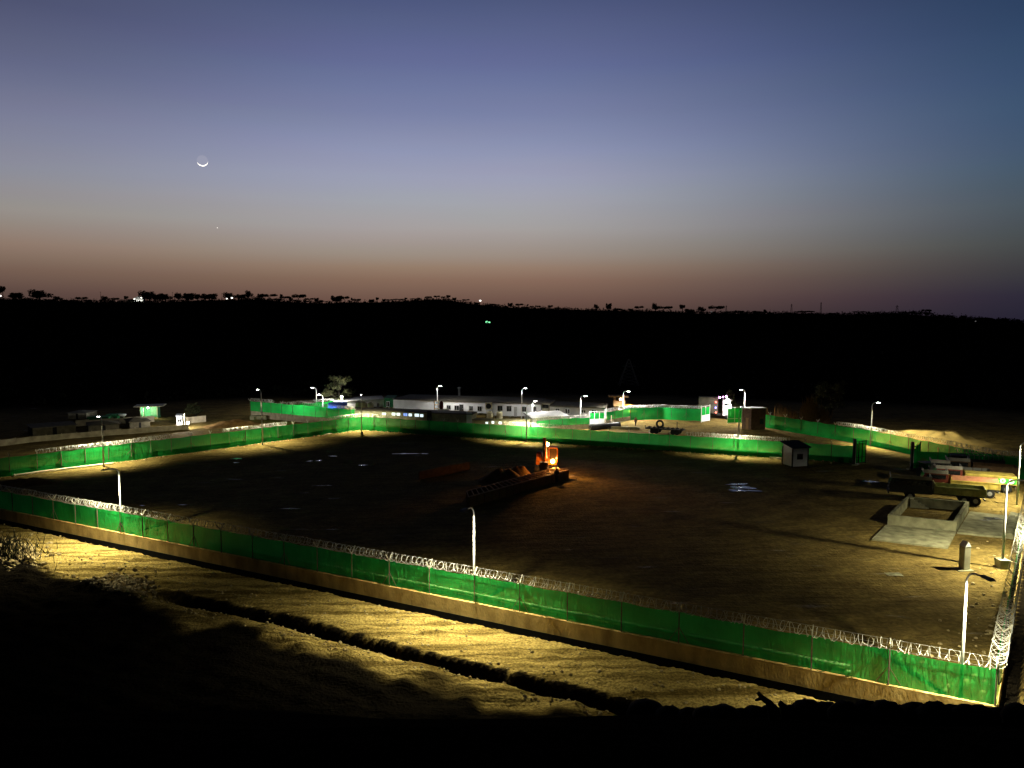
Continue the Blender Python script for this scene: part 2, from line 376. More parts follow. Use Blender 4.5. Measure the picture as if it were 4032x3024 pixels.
def gmix(f, a, c, mode='MIX'):
    n = gn('ShaderNodeMix', data_type='RGBA', blend_type=mode)
    for i, v in ((0, f), (6, a), (7, c)):
        if isinstance(v, (int, float, tuple)): n.inputs[i].default_value = v
        else: t.links.new(v, n.inputs[i])
    return n.outputs[2]
ang = math.atan2(NU.y, NU.x)
streak = noise(1.0, 6, (.10, 1.6, 1), -ang)
n1 = noise(.35, 8); n2 = noise(7, 6); n3 = noise(2.2, 6)
yard = gramp(n1, .3, (.14, .098, .032, 1), .72, (.29, .208, .066, 1))
yard = gmix(.75, yard, gramp(n3, .40, (.5, .5, .5, 1), .65, (1, 1, 1, 1)), 'MULTIPLY')
wv_ = gn('ShaderNodeTexWave'); wv_.inputs['Scale'].default_value = .16; wv_.inputs['Distortion'].default_value = 22; wv_.inputs['Detail'].default_value = 4; wv_.inputs['Detail Scale'].default_value = .35
mw = gn('ShaderNodeMapping'); mw.inputs['Rotation'].default_value = (0, 0, 1.2); t.links.new(gc.outputs['Object'], mw.inputs[0]); t.links.new(mw.outputs[0], wv_.inputs[0])
yard = gmix(.28, yard, gramp(wv_.outputs[1], .15, (.45, .45, .45, 1), .75, (1, 1, 1, 1)), 'MULTIPLY')
roadc = gramp(streak, .40, (.19, .13, .036, 1), .58, (.53, .385, .12, 1))
roadc = gmix(.7, roadc, gramp(n2, .38, (.3, .3, .3, 1), .60, (1, 1, 1, 1)), 'MULTIPLY')
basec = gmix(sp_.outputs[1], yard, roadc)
veg_shade_c = gramp(n3, .3, (.006, .005, .004, 1), .7, (.014, .011, .007, 1))
basec = gmix(sp_.outputs[0], basec, veg_shade_c)
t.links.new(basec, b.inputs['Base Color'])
wet = noise(.55, 5, (.35, 1.9, 1), .12)
wr_ = gramp(wet, .64, (.95, .95, .95, 1), .72, (.40, .40, .40, 1)); t.links.new(wr_, b.inputs['Roughness'])
ws_ = gn('ShaderNodeMath', operation='MULTIPLY'); t.links.new(gramp(wet, .64, (.02, .02, .02, 1), .72, (.13, .13, .13, 1)), ws_.inputs[0]); wi_ = gn('ShaderNodeMath', operation='SUBTRACT'); wi_.inputs[0].default_value = 1; wi_.use_clamp = True
wa_ = gn('ShaderNodeMath', operation='ADD'); t.links.new(sp_.outputs[0], wa_.inputs[0]); t.links.new(sp_.outputs[1], wa_.inputs[1]); t.links.new(wa_.outputs[0], wi_.inputs[1]); t.links.new(wi_.outputs[0], ws_.inputs[1]); t.links.new(ws_.outputs[0], b.inputs['Specular IOR Level'])
ad = gn('ShaderNodeMath', operation='MULTIPLY_ADD'); t.links.new(noise(1.1, 5, (.12, 1.5, 1), -ang), ad.inputs[0]); ad.inputs[1].default_value = 1.1
ad2 = gn('ShaderNodeMath', operation='MULTIPLY_ADD'); t.links.new(noise(5, 8), ad2.inputs[0]); ad2.inputs[1].default_value = .75
t.links.new(ad2.outputs[0], ad.inputs[2]); bp = gn('ShaderNodeBump'); bp.inputs['Strength'].default_value = .9; bp.inputs['Distance'].default_value = .26
t.links.new(ad.outputs[0], bp.inputs['Height']); t.links.new(bp.outputs[0], b.inputs['Normal'])
me.materials.append(gm); go = bpy.data.objects.new('ground', me); COL.objects.link(go); go['kind'] = 'structure'
# ---------------------------------------------------------------- street lamps
WARM = (1, .93, .60); COOL = (1, .97, .88)
def street_lamp(base, top, direc, arm, label, power=2600, col=WARM, plinth=False, rp=.075, lit=True, tilt=.26, cat='street lamp', size=142, drop=True):
    base = Vector(base); d = Vector(direc).normalized(); Hh = top
    r = thing('street_lamp', label, cat, base, 'street lamps along the fences')
    zb = 0
    if plinth:
        p = MB(); p.hexa([base + Vector((a * .34, c * .34, -.2)) for a, c in ((-1, -1), (1, -1), (1, 1), (-1, 1))] + [base + Vector((a * .42, c * .42, .75)) for a, c in ((-1, -1), (1, -1), (1, 1), (-1, 1))])
        p.build('plinth', 'block', r); zb = .75
        q = MB(); q.box(-.2, .2, -.2, .2, .752, .775, base); q.build('base_plate', 'galv', r)
    m = MB(); pts = [base + Vector((0, 0, zb - .1)), base + Vector((0, 0, Hh * .5)), base + Vector((0, 0, Hh - .75))]
    for k in range(1, 8):
        a = k / 7 * R(84); pts.append(base + d * (.6 * (1 - math.cos(a))) + Vector((0, 0, Hh - .75 + .62 * math.sin(a))))
    pts.append(base + d * arm + Vector((0, 0, Hh - .10)))
    m.tube(pts, [rp * 1.35, rp * 1.1, rp * .85] + [rp * .72] * 8, 10); m.build('pole', 'galv', r, smooth=True)
    hp = base + d * (arm + .28) + Vector((0, 0, Hh - .08)); n = Vector((-d.y, d.x, 0))
    h = MB(); h.hexa([hp + d * a + n * c + Vector((0, 0, -.04)) for a, c in ((-.34, -.13), (.34, -.17), (.34, .17), (-.34, .13))] + [hp + d * a + n * c + Vector((0, 0, .07)) for a, c in ((-.34, -.07), (.26, -.12), (.26, .12), (-.34, .07))])
    hd = h.build('lamp_head', 'grey', r)
    if lit:
        q = MB(); q.hexa([hp + d * a + n * c + Vector((0, 0, zq)) for zq in ((-.085, -.043) if drop else (-.043, -.0405)) for a, c in ((-.26, -.1), (.26, -.13), (.26, .13), (-.26, .1))]); q.build('led_panel', 'led', hd)
        lp = hp + Vector((0, 0, -.14)); light('SPOT', lp, power * (2.5 if col is WARM else 1.8), col, r, lp + Vector((0, 0, -1)) + d * tilt, size if col is WARM else 168, .85 if col is WARM else .4, .10)
    return r
def near_pt(px, inward, line='near'):
    best = None
    o, u, n = (NC, NU, NN) if line == 'near' else (NC, RU, RN)
    lo, hi = -10, 110
    for _ in range(60):
        m1 = (lo + hi) / 2; p = o + u * m1 - n * inward; x = vpx((p.x, p.y, WT))[0]
        if (x > px) == (line == 'near'): lo = m1
        else: hi = m1
    p = o + u * lo - n * inward; return Vector((p.x, p.y, 0))
def lamp_px(bx, by, ty, d, arm, label, **k):
    p = G(bx, by); p.z = gz(p.x, p.y) - .02; return street_lamp(p, zat(p.x, p.y, ty) - p.z, d, arm, label, **k)
for px, ty, lab in ((479, 1836, 'tall pale street lamp over the near green fence, towards its left end'), (1868, 1986, 'tall white street lamp curving out over the middle of the near green fence')):
    p = near_pt(px, .55); street_lamp(p, zat(p.x, p.y, ty), NN, 1.05, lab, power=3800, tilt=.16, size=154, drop=False)
p = near_pt(3782, .45); street_lamp(p, zat(p.x, p.y, 2236), -NU * .6 + NN * .8, 1.1, 'tall white street lamp in the corner beside the big razor wire coil', power=5000, tilt=.05, size=150, drop=False)
lamp_px(3946, 2238, 1880, RN, 1.25, 'street lamp on a concrete plinth to the right of the pillar with a slanted cap', plinth=True, power=6800, tilt=-.2, size=150, drop=False)
lamp_px(4004, 1986, 1736, RN, 1.3, 'street lamp behind the green and yellow truck tail, at the right picture edge', power=6000, tilt=-.15, size=150)
lamp_px(2906, 1792, 1616, FN, .8, 'street lamp rising in front of the far green fence, left of the white guard hut', power=6800, size=140, tilt=.3, drop=False)
lamp_px(2073, 1738, 1592, FN, .8, 'dark street lamp at the far green fence just left of the excavator boom', power=9000, size=140, tilt=.3, drop=False)
lamp_px(1424, 1700, 1553, (FN + LN), .8, 'street lamp standing in the back corner of the yard fence', power=5600, size=134, tilt=.2)
lamp_px(1034, 1751, 1532, LN, .7, 'tall thin street lamp on the left fence, nearer the back corner', power=6400, size=144, tilt=.3)
lamp_px(409, 1836, 1638, LN, .7, 'grey street lamp on the left fence beside the long pale pipe', power=6000, size=146, tilt=.35)
_u = (G(3427, 1754) - G(3010, 1682)).normalized(); _n = Vector((-_u.y, _u.x, 0)); _n = _n if _n.y > 0 else -_n
lamp_px(3427, 1758, 1582, _n + _u * .3, .8, 'street lamp in front of the outer green fence beyond the open yard gate', power=6800, size=150, tilt=.5)
lamp_px(1247, 1616, 1524, (-1, .2, 0), .6, 'street lamp behind the back left net fences, taller of two side by side', power=1900, col=COOL)
lamp_px(1273, 1652, 1550, (-1, -.6, 0), .5, 'bright street lamp between the two back left net fences, shorter of two side by side', power=2400, col=COOL)
lamp_px(1722, 1636, 1517, (1, .1, 0), .4, 'street lamp over the bright end of the long white cabin roof', power=1150, col=COOL)
lamp_px(2054, 1661, 1526, (1, .1, 0), .4, 'slim tall street lamp rising above the middle white cabin', power=700, col=COOL)
lamp_px(2097, 1678, 1576, (.3, -.3, 0), .4, 'short bright street lamp standing in front of the middle white cabin', power=1700, col=COOL)
lamp_px(2285, 1684, 1555, (1, -.9, 0), .9, 'bright street lamp left of the white and green mesh gate', power=3800, col=COOL)
lamp_px(2453, 1652, 1537, (1, -.9, 0), .9, 'street lamp beside the timber watchtower', power=7500, col=COOL)
lamp_px(2930, 1664, 1531, (-1, -.8, 0), .9, 'street lamp above the dark guard house by the lit lorry', power=4200, col=COOL)
# ---------------------------------------------------------------- fences
def fence(label, pts, n_out, posts, top=2.45, wall=.8, wall_z0=-.25, net_bottom=0.0, net_off=.14, coil=True, coil_r=.27, pitch=.22, seg=12, wr=.016,
          wmat='precast', arms=True, footing=False, ribs=False, braces=3, group='green net fences', post_off=0.0, wt=.11, rings=None, netm=None):
    """pts: 2+ base points; posts: list of distances along; n_out: horizontal normal the arms lean along; net_off: net offset along n_out"""
    pts = [Vector((p.x, p.y, 0)) for p in pts]; n = Vector(n_out).normalized(); n.z = 0
    seglen = [(pts[i + 1] - pts[i]).length for i in range(len(pts) - 1)]; tot = sum(seglen)
    def at(s, off=0.0):
        s = max(0, min(tot, s))
        for i, l in enumerate(seglen):
            if s <= l or i == len(seglen) - 1: break
            s -= l
        return pts[i] + (pts[i + 1] - pts[i]) * (s / l) + n * off
    def dirn(s): return (at(min(tot, s + .2)) - at(max(0, s - .2))).normalized()
    root = thing('net_fence', label, 'fence', at(0), group)
    if wall:
        w = MB(); k = max(2, int(tot / 2.4)); ft = MB()
        for i in range(len(pts) - 1):
            a, c = pts[i], pts[i + 1]; u = (c - a).normalized(); l = (c - a).length
            zm = wall_z0
            if ribs is not False and ribs and l > 5:
                x = 0.0
                while x < l - .01:
                    e = min(l, x + random.uniform(.85, 1.15)); o = random.uniform(-.012, .012); 
                    nn = Vector((-u.y, u.x, 0)); so = o
                    w.box(x, e, -wt + so, wt + so, zm, wall - random.uniform(0, .01), a, u); x = e
            else: w.box(0, l, -wt, wt, zm, wall, a, u)
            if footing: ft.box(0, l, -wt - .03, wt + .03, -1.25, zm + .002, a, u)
        w.build('wall', wmat, root)
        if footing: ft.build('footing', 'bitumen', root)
    nb = MB(); ns = max(2, int(tot / .28)); nv = 7; b0 = 0
    for i in range(ns + 1):
        s = tot * i / ns; droop = 0
        if posts is not None and len(posts) > 1:
            q = min(posts, key=lambda v: abs(v - s)); droop = .09 * min(1, abs(q - s) / 1.5) + .05 * float(vnoise(s, 0, 2.3, 47))
        for j in range(nv):
            tj = j / (nv - 1); z = net_bottom + (top - net_bottom - droop) * tj
            wv = .008 * math.sin(s * 5.3 + tj * 2.0) + .035 * float(vnoise(s, tj * 2, 1.6, 40)) * (1.2 - tj)
            nb.v.append(tuple(at(s, net_off + wv) + Vector((0, 0, z))))
    for i in range(ns):
        for j in range(nv - 1): nb.f.append((i * nv + j, (i + 1) * nv + j, (i + 1) * nv + j + 1, i * nv + j + 1))
    nb.build('shade_net', netm or NET, root, smooth=True)
    for k, s in enumerate(posts):
        p = at(s, post_off); u = dirn(s); m = MB(); lean = random.uniform(-.02, .02)
        m.bar(p + Vector((0, 0, wall - .3 if wall else -.2)), p + u * lean + Vector((0, 0, top + .02)), .042)
        po = m.build('post', 'post', root)
        if arms:
            m = MB()
            for sg in (-1, 1): m.bar(p + u * lean + Vector((0, 0, top + .02)), p + u * lean + n * (sg * .40) + Vector((0, 0, top + .52)), .036)
            m.build('bracket', 'arm', po)
        if braces and k % braces == 1 and k < len(posts) - 1:
            g = MB()
            for sg in (-1, 1): g.bar(p + Vector((0, 0, top * .62)) - n * .03, p + u * (sg * .62) - n * .03 + Vector((0, 0, (wall or 0) + .02)), .024)
            g.build('brace', 'post', root)
    if coil:
        lines = rings or [(0, tot)]
        for a0, a1 in lines:
            c = MB()
            turns = int((a1 - a0) / pitch); cp = []
            tn = turns * seg
            for i in range(tn + 1):
                s = a0 + (a1 - a0) * i / tn; th = 2 * math.pi * i / seg
                k = i // seg; rr_ = coil_r * (1 + .22 * float(vnoise(k, 0, 1.7, 44))); sw = .10 * math.sin(k * 1.9)
                u = dirn(s); cpt = at(s, 0) + Vector((0, 0, top + .30 + .10 * float(vnoise(k, 0, 4, 45))))
                cp.append(cpt + n * (rr_ * math.cos(th)) + Vector((0, 0, rr_ * math.sin(th))) + u * (sw * math.cos(th) + .09 * math.sin(th * .5 + k)))
            # light three sided ribbon
            P = np.array([tuple(q) for q in cp]); T = np.gradient(P, axis=0); T /= np.linalg.norm(T, axis=1)[:, None] + 1e-9
            Un = np.array(tuple(dirn(a0 + .5))); A = np.cross(T, Un); A /= np.linalg.norm(A, axis=1)[:, None] + 1e-9; B = np.cross(T, A)
            base = len(c.v)
            for j in range(3):
                th = 2 * math.pi * j / 3; c.v += [tuple(q) for q in (P + (A * math.cos(th) + B * math.sin(th)) * wr)]
            nP = len(P)
            for j in range(3):
                j2 = (j + 1) % 3
                c.f += [(base + j * nP + i, base + j2 * nP + i, base + j2 * nP + i + 1, base + j * nP + i + 1) for i in range(nP - 1)]
            for off, zz_ in ((.38, .46), (-.38, .46), (0, .05)):
                pl = [at(a0 + (a1 - a0) * i / 24, off) + Vector((0, 0, top + zz_)) for i in range(25)]; c.tube(pl, .009, 3)
            c.build('razor_wire', 'wire', root)
    return root
def along(o, u, px, z=WT):
    lo, hi = -60, 130
    f = lambda m1: vpx(((o + u * m1).x, (o + u * m1).y, z))[0]
    inc = f(hi) > f(lo)
    for _ in range(60):
        m1 = (lo + hi) / 2
        if (f(m1) < px) == inc: lo = m1
        else: hi = m1
    return lo
npx = [3917, 3497, 3194, 2925, 2672, 2446, 2233, 2046, 1867, 1691, 1533, 1386, 1250, 1120, 995, 872, 764, 662, 563, 475, 386, 298, 212, 130, 50]
nposts = [max(0, along(NC, NU, q)) for q in npx]; nlen = 107.0
s_ = nposts[-1] + 3.2
while s_ < nlen: nposts.append(s_); s_ += 3.2
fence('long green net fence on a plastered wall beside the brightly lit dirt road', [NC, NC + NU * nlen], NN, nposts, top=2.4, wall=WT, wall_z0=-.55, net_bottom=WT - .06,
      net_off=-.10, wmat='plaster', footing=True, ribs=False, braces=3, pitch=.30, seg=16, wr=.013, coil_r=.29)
rl = (RFAR - NC).length
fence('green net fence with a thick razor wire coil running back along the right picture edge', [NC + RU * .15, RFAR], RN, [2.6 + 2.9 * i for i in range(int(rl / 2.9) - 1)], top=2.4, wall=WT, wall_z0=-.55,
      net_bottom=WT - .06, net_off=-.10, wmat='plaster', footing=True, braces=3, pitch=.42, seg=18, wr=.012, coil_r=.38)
ff = (FG - FC).length; fp = [along(FC, FU, q, .8) for q in (1425, 1475, 1525, 1580, 1638, 1693, 1750, 1805, 1865, 1930, 1992, 2055, 2120, 2190, 2256, 2326, 2396, 2476, 2557, 2637, 2719, 2807, 2891, 2984, 3076, 3170, 3273)] + [ff]
fence('green net fence across the back of the yard, from the back corner to the gate', [FC, FG], FN, [max(0, q) for q in fp], post_off=-.22, net_off=-.16, pitch=.26, seg=12, wr=.02, coil_r=.28,
      rings=[(0, 9), (along(FC, FU, 1985, .8), along(FC, FU, 2260, .8)), (along(FC, FU, 2700, .8), along(FC, FU, 3110, .8))])
fence('green net fence from the right gate post to behind the parked trucks', [FG2, RFAR], FN, [0] + [3 + 3.1 * i for i in range(4)], post_off=-.22, net_off=-.16, pitch=.26, seg=12, wr=.02,
      rings=[(5, 14)])
LFAR = FC + LU * 68
fence('green net fence along the left side of the yard above the long pale pipe', [FC, LFAR], LN, [along(FC, LU, q, .8) for q in (1371, 1320, 1266, 1210, 1153, 1092, 1033, 965, 900, 827, 750, 672, 592, 515, 425, 335, 240, 145, 36)] + [60, 64], post_off=-.22, net_off=-.16,
      pitch=.26, seg=12, wr=.02, rings=[(0, 7), (along(FC, LU, 1130, .8), along(FC, LU, 880, .8)), (along(FC, LU, 660, .8), along(FC, LU, 150, .8))])
# outer fence beyond the gate road
o0, o1, o2 = G(3010, 1682), G(3427, 1754), G(3619, 1796); o3 = o2 + (o2 - o1).normalized() * 26
ou = (o1 - o0).normalized(); on = Vector((-ou.y, ou.x, 0)); on = on if on.y > 0 else -on
ol = (o1 - o0).length + (o3 - o1).length
fence('outer green net fence beyond the gate road, dark in its middle', [o0, o1, o3], on, [1.5 + 3.6 * i for i in range(int(ol / 3.6))], post_off=-.22, net_off=-.16, pitch=.26, seg=10, wr=.02,
      rings=[((o1 - o0).length * .72, ol)])
# back compound fences
a0, a1 = G(990, 1643), G(1400, 1683)
fu = (a1 - a0).normalized(); fnrm = Vector((-fu.y, fu.x, 0)); fnrm = fnrm if fnrm.y > 0 else -fnrm
fence('green net fence on corrugated panels outside the back left corner', [a0, a1], fnrm, [3 * i for i in range(int((a1 - a0).length / 3) + 1)], top=3.3, wall=1.35, ribs=True, net_bottom=1.3, net_off=-.16,
      post_off=-.24, pitch=.32, seg=10, wr=.024, wmat='precast', rings=[(0, 6.5), (15, (a1 - a0).length)])
a0, a1 = G(1085, 1634), G(1314, 1612)
fu = (a1 - a0).normalized(); fnrm = Vector((-fu.y, fu.x, 0)); fnrm = fnrm if fnrm.y > 0 else -fnrm
fence('green net fence running back to the leftmost cabin', [a0, a1], fnrm, [3.2 * i for i in range(int((a1 - a0).length / 3.2) + 1)], top=hgt(1200, 1623, 1588), wall=.8, net_off=-.16, post_off=-.24,
      pitch=.32, seg=10, wr=.024)
def pxfence(label, pts, tops, wall, nb, **k):
    P = [G(*q) for q in pts]; u = (P[1] - P[0]).normalized(); nn_ = Vector((-u.y, u.x, 0)); nn_ = nn_ if nn_.y > 0 else -nn_
    tp = sum(hgt(q[0], q[1], tq) for q, tq in zip(pts, tops)) / len(pts)
    l = sum((P[i + 1] - P[i]).length for i in range(len(P) - 1))
    return fence(label, P, nn_, [l * i / max(1, round(l / 3)) for i in range(max(1, round(l / 3)) + 1)], top=tp, wall=wall, net_bottom=nb, net_off=-.16, post_off=-.24, pitch=.32, seg=10, wr=.024, **k)
pxfence('green net fence on a brown wall rising to the left side of the mesh gate', [(2110, 1702), (2220, 1692), (2319, 1687)], [1665, 1648, 1634], .85, .8, ribs=True)
pxfence('short green net fence on a brown wall just right of the mesh gate', [(2384, 1671), (2478, 1655)], [1620, 1610], .85, .8, ribs=True)
pxfence('green net fence behind the walking person, left of the lit lorry', [(2480, 1654), (2607, 1650), (2650, 1653), (2758, 1657)], [1610, 1605, 1602, 1608], .6, 0)
# ---------------------------------------------------------------- gates
def gate_leaf(label, a, b, top, solid, frame='galv', net=None, bars=2, name='mesh_gate', lower='white'):
    a = Vector(a); b = Vector(b); u = (b - a).normalized(); l = (b - a).length; z0 = .12
    r = thing(name, label, 'gate', a)
    f = MB()
    for x in [0] + [l * i / (bars + 1) for i in range(1, bars + 1)] + [l]: f.box(x - .05, x + .05, -.04, .04, z0 if 0 < x < l else 0.02, top + (.15 if x in (0, l) else 0), a, u)
    for z in (z0, solid if solid else .9, top - .06): f.box(.05, l - .05, -.035, .035, z, z + .07, a, u)
    f.build('gate_frame', frame, r)
    if solid:
        s = MB(); s.box(.05, l - .05, -.02, .02, z0 + .07, solid, a, u); s.build('lower_panel', lower, r)
    q = MB(); k = 8
    q.box(.05, l - .05, .045, .052, (solid + .07) if solid else z0 + .05, top - .3, a, u); q.build('shade_net', net or NET, r)
    return r
g0, g1 = G(2321, 1680), G(2379, 1678)
gate_leaf('white steel and green mesh gate standing closed left of two short pale posts', g0, g1, hgt(2350, 1679, 1620), .48 * hgt(2350, 1679, 1620), bars=2)
gate_leaf('narrow white and green gate leaf swung open left of the lit truck', G(2761, 1664), G(2794, 1658), hgt(2777, 1661, 1598), .42 * hgt(2777, 1661, 1598), bars=1)
gate_leaf('vivid green gate leaf between the lit truck and the dark guard house', G(2864, 1668), G(2920, 1667), hgt(2890, 1667, 1602), 0, bars=1)
gate_leaf('dark green gate leaf folded back at the left post of the yard gate', G(3366, 1828), G(3407, 1824), hgt(3380, 1827, 1738), 0, frame='dark', bars=2, name='yard_gate')
gate_leaf('dark green gate leaf swung outward behind the right post of the yard gate', FG2 + Vector((.25, .1, 0)), G(3622, 1822), 2.9, 0, frame='dark', bars=1, name='yard_gate')
for px, py, ty, lab in ((3361, 1832, 1728, 'dark steel gate post left of the yard gate opening'), (3588, 1849, 1740, 'dark steel gate post on a pale footing right of the yard gate opening')):
    p = G(px, py); r = thing('gate_post', lab, 'gate post', p, 'yard gate posts'); h = zat(p.x, p.y, ty)
    m = MB(); m.box(-.14, .14, -.14, .14, -.1, h, p); m.build('post', 'dark', r)
    m = MB(); m.box(.16, .24, -.06, .06, .05, h - .1, p); m.build('hinge_tube', 'galv', r)
    m = MB(); m.box(-.45, .45, -.4, .4, -.1, .16, p); m.build('footing', 'slab', r)
for px, py, ty, lab in ((2407, 1672, 1637, 'taller thin pale post beside the mesh gate'), (2414, 1673, 1655, 'shorter thin pale post beside the mesh gate')):
    p = G(px, py); m = MB(); h = zat(p.x, p.y, ty); m.cyl(p + Vector((0, 0, -.1)), .07, h + .1, 8); m.cyl(p + Vector((0, 0, h)), .10, .06, 8); solo(m, 'marker_post', 'pipe', lab, 'post', p, 'pale posts by the mesh gate')
def pipe_line(name, label, pts, r, z, m='pipe', group=None):
    P = [G(*q) for q in pts]; Q = []
    for a, b in zip(P, P[1:]):
        for i in range(12):
            p = a.lerp(b, i / 12); Q.append(Vector((p.x, p.y, max(z, gz(p.x, p.y) + r))))
    Q.append(Vector((P[-1].x, P[-1].y, max(z, gz(P[-1].x, P[-1].y) + r))))
    mb = MB(); mb.tube(Q, r, 8); mb.tube([Q[0], Q[0] + (Q[1] - Q[0]).normalized() * .25], r * 1.25, 8); return solo(mb, name, m, label, 'pipe', Q[0], group, True)
pipe_line('conduit_pipe', 'long pale pipe lying along the foot of the left fence', [(52, 1876), (250, 1850), (446, 1827)], .12, .14)
pipe_line('conduit_pipe', 'short pale pipe at the foot of the fence near the back corner', [(1276, 1714), (1372, 1697)], .08, .1)
pipe_line('conduit_pipe', 'pale pipe along the foot of the back fence left of the white guard hut', [(3030, 1805), (3116, 1811)], .10, .12)
for k, (pa, pb, lab) in enumerate(((3345, 815, 'upper of two pale pipes seen through the near green net'), (3350, 812, 'lower of two pale pipes seen through the near green net'))):
    a = near_pt(pa, .42 + .05 * k); b = near_pt(pb, .42 + .05 * k); mb = MB(); z = .92 - .34 * k
    mb.tube([a.lerp(b, i / 20) + Vector((0, 0, z)) for i in range(21)], .10, 10)
    for i in range(18):
        q = a.lerp(b, (i + .5) / 18); mb.bar(q + Vector((0, 0, -.1)), q + Vector((0, 0, z - .05)), .03)
    solo(mb, 'conduit_pipe', 'pipe', lab, 'pipe', a, 'pipes behind the near net', True)
# ---------------------------------------------------------------- buildings
class Facade:
    def __init__(s, a, b):
        s.a = Vector(a); s.b = Vector(b); s.u = (s.b - s.a).normalized(); s.l = (s.b - s.a).length; s.n = Vector((-s.u.y, s.u.x, 0))
    def up(s, px, py=None):
        d = ray(px, py or 1600); k = s.n.dot(s.a - Vector((0, 0, 0))) / (s.n.x * d.x + s.n.y * d.y)
        p = Vector((d.x * k, d.y * k, H + d.z * k)); return (p - s.a).dot(s.u), p.z
def windows_on(fc, root, rects, m='glass', frame='dwhite', panes=2, proud=.03):
    for x0, x1, y0, y1 in rects:
        u0, z1 = fc.up(x0, y0); u1, z0 = fc.up(x1, y1)
        f = MB(); t_ = .07
        for q in ((u0 - t_, u0, z0 - t_, z1 + t_), (u1, u1 + t_, z0 - t_, z1 + t_), (u0, u1, z0 - t_, z0), (u0, u1, z1, z1 + t_)): f.box(q[0], q[1], -proud - .03, .02, q[2], q[3], fc.a, fc.u)
        um = (u0 + u1) / 2
        if panes > 1: f.box(um - .03, um + .03, -proud - .02, .02, z0, z1, fc.a, fc.u)
        w = f.build('window', frame, root)
        g = MB(); g.box(u0, u1, -proud + .012, .02, z0, z1, fc.a, fc.u); g.build('pane', m if isinstance(m, str) else m, w)
def cabin(label, pa, pb, ytop, depth, wallm, roofm, name='site_cabin', over=.15, slope=.12, cat='cabin', group=None, lift=.35):
    a, b = G(*pa), G(*pb); fc = Facade(a, b); h = zat(a.x, a.y, ytop[0]); h2 = zat(b.x, b.y, ytop[1])
    r = thing(name, label, cat, a, group)
    w = MB(); w.hexa([fc.a + fc.u * x + fc.n * y + Vector((0, 0, z)) for z, q in ((lift, 0), (None, 1)) for x, y in ((0, 0), (fc.l, 0), (fc.l, depth), (0, depth)) for z in [(lift if not q else (h if x == 0 else h2) - .12)]])
    w.build('wall', wallm, r)
    if lift > .1:
        p = MB(); k = max(2, int(fc.l / 3))
        for i in range(k + 1): p.box(fc.l * i / k - .15, fc.l * i / k + .15, .1, depth - .1, -.2, lift - .003, fc.a, fc.u)
        p.build('footing', 'block', r)
    q = MB(); q.hexa([fc.a + fc.u * x + fc.n * y + Vector((0, 0, (h if x < fc.l / 2 else h2) + zz2 + (slope if y > 0 else 0))) for zz2 in (-.115, .03) for x, y in ((-over, -over), (fc.l + over, -over), (fc.l + over, depth + over), (-over, depth + over))])
    q.build('roof', roofm, r)
    return r, fc, (h, h2)
def door_on(fc, root, x0, x1, y0, y1, m='dark'):
    u0, z1 = fc.up(x0, y0); u1, z0 = fc.up(x1, y1); d = MB(); d.box(u0, u1, -.05, .02, max(z0, .1), z1, fc.a, fc.u); dd = d.build('door', m, root)
    k = MB(); k.box(u1 - .16, u1 - .08, -.10, -.055, (z0 + z1) / 2 - .06, (z0 + z1) / 2 + .04, fc.a, fc.u); k.build('handle', 'galv', dd)
r, fc, _ = cabin('dim grey cabin left of the dark green shed, with three beige tanks in front', (1313, 1613), (1512, 1607), (1582, 1571), 6, 'dwhite', 'grey')
windows_on(fc, r, [(1318, 1326, 1590, 1598), (1331, 1338, 1589, 1597), (1484, 1494, 1588, 1602), (1342, 1350, 1588, 1597)])
r, fc, _ = cabin('dark green shed with one white window between the two white cabins', (1514, 1609), (1548, 1609), (1568, 1568), 5, 'gtarp', 'gtarp', name='shed', cat='shed')
windows_on(fc, r, [(1521, 1533, 1582, 1600)], frame='white')
r, fc, _ = cabin('longest white site cabin with a bright roof edge and one black doorway', (1549, 1613), (1936, 1636), (1571, 1583), 7, 'white', 'roof', over=.3, slope=.35)
windows_on(fc, r, [(1760, 1774, 1596, 1612), (1790, 1807, 1597, 1615), (1848, 1862, 1599, 1617), (1881, 1896, 1600, 1618)])
door_on(fc, r, 1809, 1825, 1592, 1625)
r, fc, _ = cabin('middle white site cabin behind the short bright street lamp, with four windows', (1943, 1644), (2130, 1647), (1583, 1590), 7, 'white', 'roof', over=.3, slope=.35)
windows_on(fc, r, [(1960, 1978, 1598, 1617), (1996, 2013, 1599, 1619), (2055, 2072, 1602, 1620), (2101, 2111, 1602, 1622)])
door_on(fc, r, 2024, 2036, 1602, 1640, 'dwhite')
r, fc, _ = cabin('small brown lean-to with a dark barred front right of the middle white cabin', (2133, 1646), (2163, 1647), (1586, 1588), 5, 'block', 'roof', name='shed', cat='shed')
windows_on(fc, r, [(2137, 2159, 1594, 1606)], frame='dark', panes=2)
r, fc, _ = cabin('white site cabin with two pale framed windows left of the mesh gate', (2166, 1650), (2382, 1655), (1598, 1606), 7, 'dwhite', 'roof', over=.2)
windows_on(fc, r, [(2187, 2203, 1609, 1626), (2226, 2243, 1610, 1628), (2290, 2306, 1614, 1626), (2330, 2349, 1614, 1628)], frame='white')
